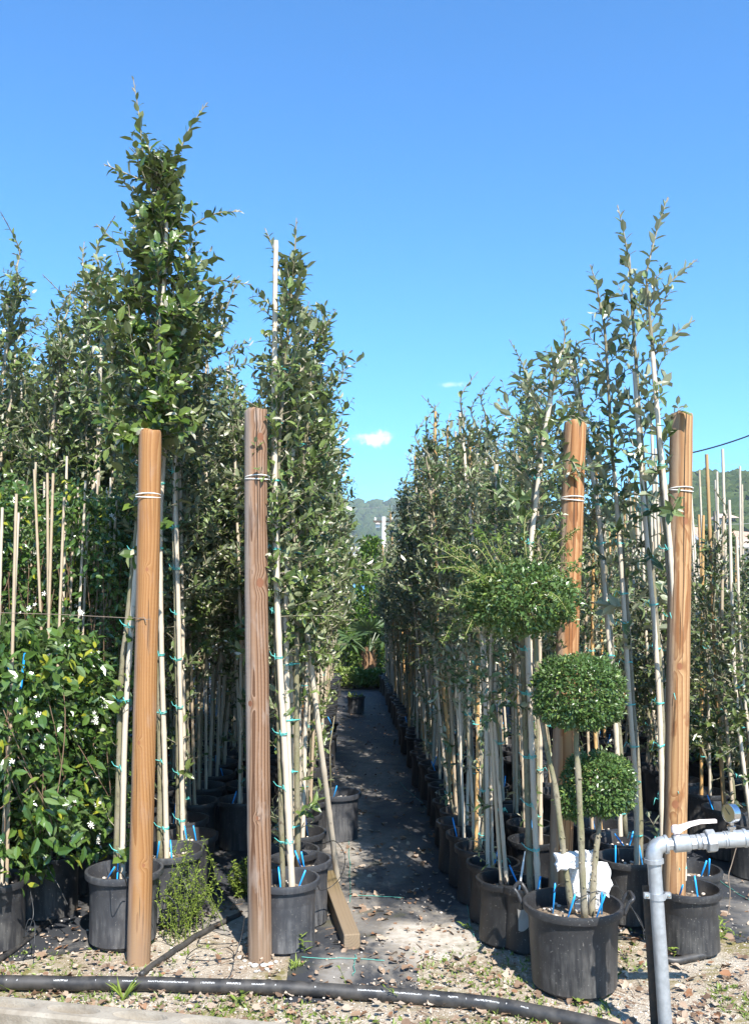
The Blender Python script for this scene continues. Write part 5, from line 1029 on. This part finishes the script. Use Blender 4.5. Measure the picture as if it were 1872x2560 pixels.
mb.add([g(0, .012, .2), g(Lk, .012, .2), g(Lk, 0, .19), g(0, 0, .19), g(Lk, 0, -.05), g(0, 0, -.05)], [(0, 1, 2, 3), (3, 2, 4, 5)])
mb.add([g(0, dep, .2), g(Lk, dep, .2), g(Lk, dep + .012, .19), g(0, dep + .012, .19), g(Lk, dep + .012, -.05), g(0, dep + .012, -.05)], [(1, 0, 3, 2), (2, 3, 5, 4)])
mb.add([g(0, 0, -.05), g(0, dep + .012, -.05), g(0, dep + .012, .19), g(0, dep, .2), g(0, .012, .2), g(0, 0, .19)], [(0, 1, 2, 3, 4, 5)]); mb.add([g(Lk, 0, -.05), g(Lk, dep + .012, -.05), g(Lk, dep + .012, .19), g(Lk, dep, .2), g(Lk, .012, .2), g(Lk, 0, .19)], [(5, 4, 3, 2, 1, 0)])
tag(mb.build('concrete_block', M['concrete'], None, True, 45), 'long concrete block with oval hollows along the bottom left edge', 'concrete block')

# ------------------------------------------------------------------ far end of the path
def bush(name, label, c, rx, h, n, lL, mat, seed, cat='shrub', z0=.05, trunk=True, group=None, wr=.42, top=.5, tm=8):
    rg_ = np.random.default_rng(seed); t = thing(name, label, cat, (c[0], c[1], 0), 0, group); m_ = MB(); zz = rg_.uniform(0, 1, n); a = rg_.uniform(0, 6.28, n); Rr = rx * np.interp(zz, [0, .2, .6, 1], [.7, 1, .9, top * .6]) * (.7 + .6 * vnoise(a * 1.6 + seed, zz * 6)) * np.sqrt(rg_.uniform(.2, 1, n))
    P = np.stack([Rr * np.cos(a), Rr * np.sin(a), z0 + (h - z0) * zz], 1); D = np.stack([np.cos(a) * .6, np.sin(a) * .6, np.full(n, .5)], 1) + rg_.normal(0, .5, (n, 3)); N = rg_.normal(0, .6, (n, 3)) + [0, 0, .8]; L = lL * rg_.uniform(.6, 1.3, n); put_leaves(m_, P, D, N, L, L * wr, 0, tm, rg=rg_); tag(m_.build('foliage', mat, t), kind='stuff')
    if trunk:
        m_ = MB()
        for q in range(4): m_.tube(spline([(rg_.normal(0, .04), rg_.normal(0, .04), 0), (rg_.normal(0, rx * .2), rg_.normal(0, rx * .2), h * .4), (rg_.normal(0, rx * .3), rg_.normal(0, rx * .3), h * .85)], 7), np.linspace(.03, .008, 7), 6)
        m_.build('trunk', M['bark'], t, True)
    return t
p = at(925, 1490, 20); bush('laurel_shrub', 'tall bright green laurel closing the far end of the path', (p[0], 20), .52, zat(1345, 20), 4200, .10, M['laurel'], 71)
p = at(955, 1490, 21); bush('laurel_shrub', 'yellow-tipped laurel just right of the tall green one', (p[0] + .2, 21), .40, zat(1370, 21), 2500, .10, M['laurel'], 72)
p = at(895, 1490, 22); bush('laurel_shrub', 'broad green laurel behind the others, hiding most of the white house', (p[0], 22), .7, zat(1395, 22), 3600, .11, M['laurel'], 74)
p = at(840, 1490, 20.5); bush('laurel_shrub', 'dark leafy laurel at the left of the path end', (p[0], 20.5), .5, zat(1440, 20.5), 2600, .10, M['laurel'], 75)
rgb = np.random.default_rng(73)
for q, (px, Yd, rx, py, mk, lab) in enumerate(((850, 19.5, .55, 1560, 'laurel', 'low leafy shrub left of the small palm'), (885, 16.3, .45, 1700, 'weed', 'knee-high weedy bush in front of the small palm'), (945, 16.2, .4, 1700, 'laurel', 'low dark green bush right of the palm foot'), (850, 16.6, .35, 1690, 'weed', 'yellow-green bush at the left end of the path'))):
    p = at(px, 1490, Yd); bush('shrub', lab, (p[0], Yd), rx, max(.30, zat(py, Yd)), 1500, .07, M[mk], 80 + q)
for q, (px, Yd, rx, py) in enumerate(((760, 23, .9, 1500), (850, 24, 1.0, 1520), (930, 25, 1.0, 1500), (1010, 24, 1.1, 1480), (680, 24, 1.1, 1440), (1100, 25, 1.2, 1460))):
    p = at(px, 1490, Yd); bush('hedge_shrub', 'dark shrub of the hedge line behind the small palm', (p[0], Yd), rx, zat(py, Yd) + .1, 1900, .11, M['farleaf'], 90 + q, group='shrubs of the hedge behind the palm')
for q, (px, Yd, rx, py, lab) in enumerate(((1795, 45, 1.4, 1322, 'dark conical tree between the two houses at right'), (1590, 55, 2.6, 1370, 'rounded tree beyond the oaks left of the tan post'), (1480, 58, 2.8, 1380, 'rounded tree beyond the oaks right of the orange post'), (560, 50, 3, 1390, 'rounded tree far beyond the left oak rows'), (1900, 58, 2.4, 1380, 'tree beside the hip-roofed house at the right edge'))):
    p = at(px, 1490, Yd); bush('far_tree', lab, (p[0], Yd), rx, zat(py, Yd), 2600, .32, M['farleaf'], 120 + q, 'tree', .8, wr=.6, tm=4)
for q, (x, y, rx, hh) in enumerate([(-4.2 - .9 * (k % 2), 7 + 1.1 * k, .8, 2.2 + .2 * (k % 3)) for k in range(9)] + [(5.6 + .8 * (k % 2), 8 + 1.2 * k, .8, 1.5 + .15 * (k % 3)) for k in range(8)]):
    bush('hedge_shrub', 'dark evergreen shrub bounding the oak rows at the ' + ('left' if x < 0 else 'right'), (x, y), rx, hh, 1500, .09, M['farleaf'], 160 + q, group='evergreen shrubs bounding the rows at the ' + ('left' if x < 0 else 'right'))
for q in range(12):
    x = (-5.6 + .85 * q) if q < 6 else (1.7 + .9 * (q - 6)); bush('hedge_shrub', 'dark shrub closing the far end of the rows at the ' + ('left' if x < 0 else 'right'), (x, 17.2 + .5 * (q % 2)), .75, 2.3 + .25 * (q % 3), 1500, .10, M['farleaf'], 190 + q, group='shrubs closing the far end at the ' + ('left' if x < 0 else 'right'))
# palm
p = ground(921, 1690); Yp = p[1]; t = thing('fan_palm', 'small fan palm with shaggy brown trunk at the end of the path', 'palm tree', (p[0], Yp, 0)); zc = zat(1628, Yp); rg_ = np.random.default_rng(17); m_ = MB(); m_.tube([(0, 0, 0), (.02, 0, zc * .5), (.0, 0, zc)], [.13, .12, .10], 12)
for q in range(90): a = rg_.uniform(0, 6.28); z_ = rg_.uniform(.05, zc); put_leaves(m_, [[.11 * math.cos(a), .11 * math.sin(a), z_]], [[math.cos(a) * .5, math.sin(a) * .5, .8]], [[math.cos(a), math.sin(a), 0]], .14, .03, rg=rg_)
m_.build('trunk', M['fib'], t)
for q in range(9):
    a = q * 2.4 + .5; e = rg_.uniform(.2, 1.2); ln = rg_.uniform(.45, .65); d = np.array([math.cos(a) * math.cos(e), math.sin(a) * math.cos(e), math.sin(e)]); hub = np.array([0, 0, zc]) + d * ln; fr = frame(d); m_ = MB(); m_.tube([np.array([0, 0, zc - .05]), np.array([0, 0, zc]) + d * ln * .5, hub], [.016, .011, .008], 5)
    side = unit(np.cross(d, [0, 0, 1.0])); nrm = np.cross(side, d)
    for k in range(21):
        b_ = -1.75 + 3.5 * k / 20; dd = d * math.cos(b_) + side * math.sin(b_) + nrm * -.05; put_leaves(m_, [hub], [dd], [nrm + side * .25 * (k % 2 * 2 - 1)], .52 * rg_.uniform(.85, 1.1), .055, fold=.5, curl=.22, rg=rg_)
    m_.build('frond', M['palm'], t)
# low bright shrubs beyond the right path
for q, (px, py, Yd) in enumerate(((1790, 1830, 7.2), (1850, 1850, 6.9), (1905, 1840, 7.0))):
    p = at(px, 1490, Yd); bush('leafy_shrub', ('bright yellow-green shrub nearest the tan post beyond the right path', 'bright shrub under the right-edge oaks, middle of three', 'yellow-green shrub cut by the right edge')[q], (p[0], Yd), .26, .82, 900, .06, M['laurel'], 140 + q, 'shrub', .3, trunk=True)

# ------------------------------------------------------------------ litter, stones, weeds
rg = np.random.default_rng(99)
def in_pots(x, y): return False
# gravel
n = 12000; x = rg.uniform(-2.2, 2.7, n); y = 3.15 + rg.exponential(.55, n); k = (y < 6) & ~((np.abs(x - .0) < .28) & (y > 3.95) & (rg.random(n) < .8)); x, y = x[k], y[k]; n = len(x); s_ = rg.uniform(.0016, .0052, n) * np.where(rg.random(n) < .06, 1.7, 1)
P = np.stack([x, y, gz(x, y) + s_ * .3 + np.where(y > cloth_front(x), .010, 0)], 1); V = P[:, None] + IV[None] * s_[:, None, None] * rg.uniform(.6, 1.25, (n, 12, 1)) * np.array([1, 1, .7]); m_ = MB(); m_.add(V.reshape(-1, 3), ((np.arange(n) * 12)[:, None, None] + IF[None]).reshape(-1, 3)); tag(m_.build('gravel', M['pebble']), 'pale gravel scattered over the bare foreground earth', 'gravel', kind='stuff')
# dry leaves
def litter(n, seed):
    r_ = np.random.default_rng(seed); x = r_.uniform(-2.3, 3.2, n); y = np.where(r_.random(n) < .62, 3.3 + r_.exponential(.6, n), r_.uniform(4.2, 14, n)); front = y < 4.6
    edge = np.minimum(np.abs(x - .02), np.abs(x - .55)); k = (r_.random(n) < np.where(front, .5 + .8 * (vnoise(x * 3, y * 3) > .55), .55 + .45 * (edge < .2))); x, y = x[k], y[k]
    P = np.stack([x, y, gz(x, y) + .012 + r_.uniform(0, .012, len(x))], 1); a = r_.uniform(0, 6.28, len(x)); D = np.stack([np.cos(a), np.sin(a), r_.normal(0, .25, len(x))], 1); N = np.stack([r_.normal(0, .4, len(x)), r_.normal(0, .4, len(x)), np.ones(len(x))], 1); return P, D, N, r_.uniform(.020, .055, len(x))
def dead_leaf(r_, lobed):
    """a crumpled dry leaf, 1 long: a small grid with its own outline, curl and creases"""
    nu, nv = 5, 4; V = []; ph = r_.uniform(0, 6.28, 3); cu, cw = r_.uniform(-.9, .9), r_.uniform(.2, 1.1)
    for a in range(nu):
        v = a / (nu - 1); wd = (.10 + .9 * math.sin(math.pi * min(1, v * .92 + .04)) ** .7) * .36
        if lobed: wd *= 1 + .45 * math.sin(v * 17 + ph[0])
        for b in range(nv):
            u_ = (b / (nv - 1) - .5) * 2; V.append((u_ * wd * r_.uniform(.85, 1.15), v - .5 + .05 * r_.normal(), cw * .35 * (u_ * wd) ** 2 * 4 + cu * .35 * (v - .5) ** 2 + .035 * math.sin(u_ * 3 + v * 7 + ph[1]) + .02 * r_.normal()))
    F_ = [(a * nv + b, a * nv + b + 1, (a + 1) * nv + b + 1, (a + 1) * nv + b) for a in range(nu - 1) for b in range(nv - 1)]
    return np.array(V), np.array(F_)
DL = [dead_leaf(np.random.default_rng(600 + q), q % 3 == 0) for q in range(10)]
P, D, N, L = litter(10500, 5); D = unit(D); N = unit(N - D * (N * D).sum(1)[:, None]); S = np.cross(D, N); m_ = MB(); kind = rg.integers(0, 10, len(P)); L = L * np.where(rg.random(len(L)) < .8, .5, .85)
for q in range(10):
    w_ = kind == q; V, Fq = DL[q]; Vt = P[w_][:, None] + L[w_][:, None, None] * (S[w_][:, None] * V[None, :, :1] + D[w_][:, None] * V[None, :, 1:2] + N[w_][:, None] * V[None, :, 2:3]); m_.add(Vt.reshape(-1, 3), ((np.arange(w_.sum()) * len(V))[:, None, None] + Fq[None]).reshape(-1, 4))
tag(m_.build('leaf_litter', M['dead'], None, True), 'small dry brown leaves littering the earth and the weed cloth', 'leaf litter', kind='stuff')
LM = []
for q in range(8):
    m_ = MB(); V, Fq = dead_leaf(np.random.default_rng(700 + q), q % 2 == 0); m_.add(V * [1.25, 1, 1], Fq); m_.tube([(0, -.5, 0), (.02, -.62, .02), (.05, -.72, .0)], [.012, .009, .006], 4); LM.append(m_.mesh('fallen_leaf', [M['dead']], True))
spots = [(150, 2395), (110, 2385), (190, 2390), (262, 2420), (290, 2424), (60, 2420), (455, 2470), (230, 2310), (300, 2290), (190, 2355), (1335, 2435), (1480, 2565), (1500, 2480), (1560, 2470), (1700, 2480), (1730, 2455), (1760, 2520), (1790, 2550), (1820, 2420), (1850, 2470), (1700, 2540), (975, 2130), (960, 2118), (990, 2125), (1005, 2135), (945, 2125), (1020, 2118), (915, 2000), (1025, 2235), (1090, 2330), (912, 2368), (950, 2150), (890, 2275), (1040, 2150), (1130, 2160), (1100, 2210), (560, 2180), (600, 2290), (1270, 2440), (1225, 2455), (940, 1980), (1000, 2050), (870, 2070), (930, 2085), (1140, 2400), (1690, 2420)]
for q in range(120):
    if q % 3: spots.append((rg.uniform(880, 1090), rg.uniform(1850, 2330)))
    else: spots.append((rg.uniform(0, 1872), rg.uniform(2380, 2550)))
for (px, py) in spots:
    p = ground(px, py); s_ = rg.uniform(.020, .046); o = link('fallen_leaf', LM[rg.integers(8)]); o.location = (p[0], p[1], float(gz(p[0], p[1])) + .013); o.rotation_euler = (rg.normal(0, .35), rg.normal(0, .35), rg.uniform(0, 6.28)); o.scale = (s_, s_, s_)
    zn = ('on the dark path' if 740 < px < 1160 and py < 2380 else 'right of the standpipe' if px > 1650 else 'between the left posts and the black pipe' if px < 720 and py < 2440 else 'near the black pipe or in front of it'); tag(o, 'curled dry brown leaf lying ' + zn, 'dry leaf', 'larger dry leaves ' + zn)
for q, (px, py) in enumerate(((612, 2405), (625, 2412), (636, 2418), (660, 2417), (668, 2425), (676, 2415), (650, 2428), (600, 2398), (690, 2410), (604, 2422), (640, 2432), (430, 2370), (415, 2330))):
    p = ground(px, py); m_ = MB(); s_ = rg.uniform(.008, .016); m_.add(IV * s_ * rg.uniform(.7, 1.2, (12, 1)) * [1.2, 1, .7], IF); o = m_.build('white_stone', M['stone'], None, True); o.location = (p[0], p[1], s_ * .5 + float(gz(p[0], p[1]))); tag(o, 'small white stone round the foot of the reddish post', 'stone', 'white stones at the reddish post')
m_ = MB()
for q in range(420):
    x, y = rg.uniform(-2.1, 2.4), 3.2 + rg.exponential(.6)
    if y > 6: continue
    a = rg.uniform(0, 6.28); l_ = rg.uniform(.02, .09); k = np.linspace(-.5, .5, 4); bx = rg.normal(0, .12) * (k ** 2 - .1); p = np.stack([x + l_ * (k * math.cos(a) - bx * math.sin(a)), y + l_ * (k * math.sin(a) + bx * math.cos(a)), np.zeros(4)], 1); p[:, 2] = gz(p[:, 0], p[:, 1]) + .013; m_.tube(p, rg.uniform(.0008, .002), 4)
tag(m_.build('twig_litter', M['vine']), 'small dry twigs strewn over the foreground earth', 'twigs', kind='stuff')
# grass and moss tufts
n = 7500; x = rg.uniform(-2.2, 2.6, n); y = 3.2 + rg.exponential(.5, n); k = (vnoise(x * 2.4 + 3, y * 2.4 + 8) > .47) & (y < 5.5) & ~((np.abs(x) < .28) & (y > 3.9)); x, y = x[k], y[k]; n = len(x)
x = np.repeat(x, 3) + rg.normal(0, .008, 3 * n); y = np.repeat(y, 3) + rg.normal(0, .008, 3 * n); n = len(x); a = rg.uniform(0, 6.28, n); D = np.stack([np.cos(a) * .7, np.sin(a) * .7, rg.uniform(.3, 1.2, n)], 1); m_ = MB(); L = rg.uniform(.008, .030, n); put_leaves(m_, np.stack([x, y, gz(x, y)], 1), D, rg.normal(0, 1, (n, 3)) + [0, 0, .5], L, L * .4, 0, 4, rg=rg); tag(m_.build('moss_and_grass', M['weed']), 'tiny green weeds and moss growing in the foreground earth', 'ground cover', kind='stuff')
def weed(px, py, h, n, lL, wr, label, kind='stem', name='weed_plant', spread=.06, seed=0, mat='weed', Yd=None):
    r_ = np.random.default_rng(seed + int(px)); p = ground(px, py) if Yd is None else np.array([at(px, 1490, Yd)[0], Yd, 0]); t = thing(name, label, 'weed', (p[0], p[1], float(gz(p[0], p[1])))); m_ = MB(); s_ = MB()
    ns = 1 if kind == 'stem' else 7 if kind == 'tuft' else 26
    for q in range(ns):
        a = r_.uniform(0, 6.28); d = spread * (r_.uniform(.2, 1)); b0 = r_.normal(0, spread * .3, 2); kx = r_.normal(0, spread * .35, 2); hh = h * r_.uniform(.35, 1.05); pts = spline([(b0[0], b0[1], 0), (b0[0] * .6 + d * .4 * math.cos(a) + kx[0], b0[1] * .6 + d * .4 * math.sin(a) + kx[1], hh * .6), (d * math.cos(a), d * math.sin(a), hh)], 8)
        if kind != 'tuft': s_.tube(pts, np.linspace(.0017, .0007, 8), 4)
        for k in range(n):
            f = (.15 + .85 * (k + .5) / n) * 7; i_ = min(int(f), 6); c = pts[i_] + (pts[i_ + 1] - pts[i_]) * (f - i_); az = k * 2.4 + r_.uniform(0, 1); put_leaves(m_, [c if kind != 'tuft' else pts[0]], [[math.cos(az), math.sin(az), .55 if kind != 'tuft' else 1.6]], [[-math.cos(az) * .5, -math.sin(az) * .5, 1]], lL * r_.uniform(.6, 1.2), lL * wr, 0, 8, rg=r_)
    if s_.V: s_.build('stem', M['weed'], t)
    m_.build('leaves', M[mat], t); return t
weed(296, 2372, .05, 6, .045, .8, 'green lobed seedling in front of the golden post', seed=1)
weed(748, 2385, .13, 12, .04, .25, 'narrow-leaved weed standing before the front grey pot', seed=2)
weed(740, 2425, .05, 4, .05, .12, 'grass tuft at the right of the reddish post foot', 'tuft', seed=3)
weed(510, 2290, .42, 15, .020, .5, 'wispy yellow-green weed clump between the two left posts', 'clump', spread=.24, seed=4, Yd=4.66)
weed(470, 2260, .46, 18, .018, .5, 'tall straggly weed beside the grey pot right of the golden post', 'clump', spread=.12, seed=5, Yd=4.5)
weed(528, 2400, .06, 5, .03, .5, 'little green weed left of the reddish post foot', seed=6)
weed(402, 2330, .10, 12, .022, .8, 'round-leaved creeper climbing the side of the tallest oak pot', seed=7)
weed(310, 2500, .085, 2, .09, .12, 'single broad grass blade in front of the black pipe', 'tuft', seed=8, spread=.01)
weed(32, 2478, .08, 2, .08, .1, 'grass blades in front of the pipe at the left edge', 'tuft', seed=9, spread=.02)
weed(595, 2512, .06, 5, .05, .3, 'broad-leaved weed between block and pipe', seed=10)
weed(1440, 2508, .06, 4, .035, .5, 'two-leaved seedling at the foot of the big topiary pot', seed=11)
weed(1765, 2360, .14, 12, .035, .3, 'leafy weed in front of the grey pot by the tan post', 'clump', spread=.08, seed=12)
weed(1685, 2398, .06, 6, .03, .5, 'small weed at the foot of the tan post', seed=13)
weed(870, 2505, .16, 5, .02, .4, 'thin flowering weed standing over the black pipe', seed=14)
weed(985, 2515, .14, 7, .02, .3, 'thin dry weed stalk leaning over the pipe', seed=15)
weed(735, 2492, .07, 9, .018, .7, 'small round-leaved weed touching the pipe', seed=16)
weed(1150, 2330, .05, 8, .03, .4, 'green weed at the right edge of the dusty path', seed=17)
weed(1255, 2540, .06, 4, .06, .12, 'grass tuft before the pipe under the big pot', 'tuft', seed=18)
weed(620, 2040, .2, 22, .022, .6, 'bright green weed just left of the reddish post', 'clump', spread=.1, seed=19, Yd=5.1)
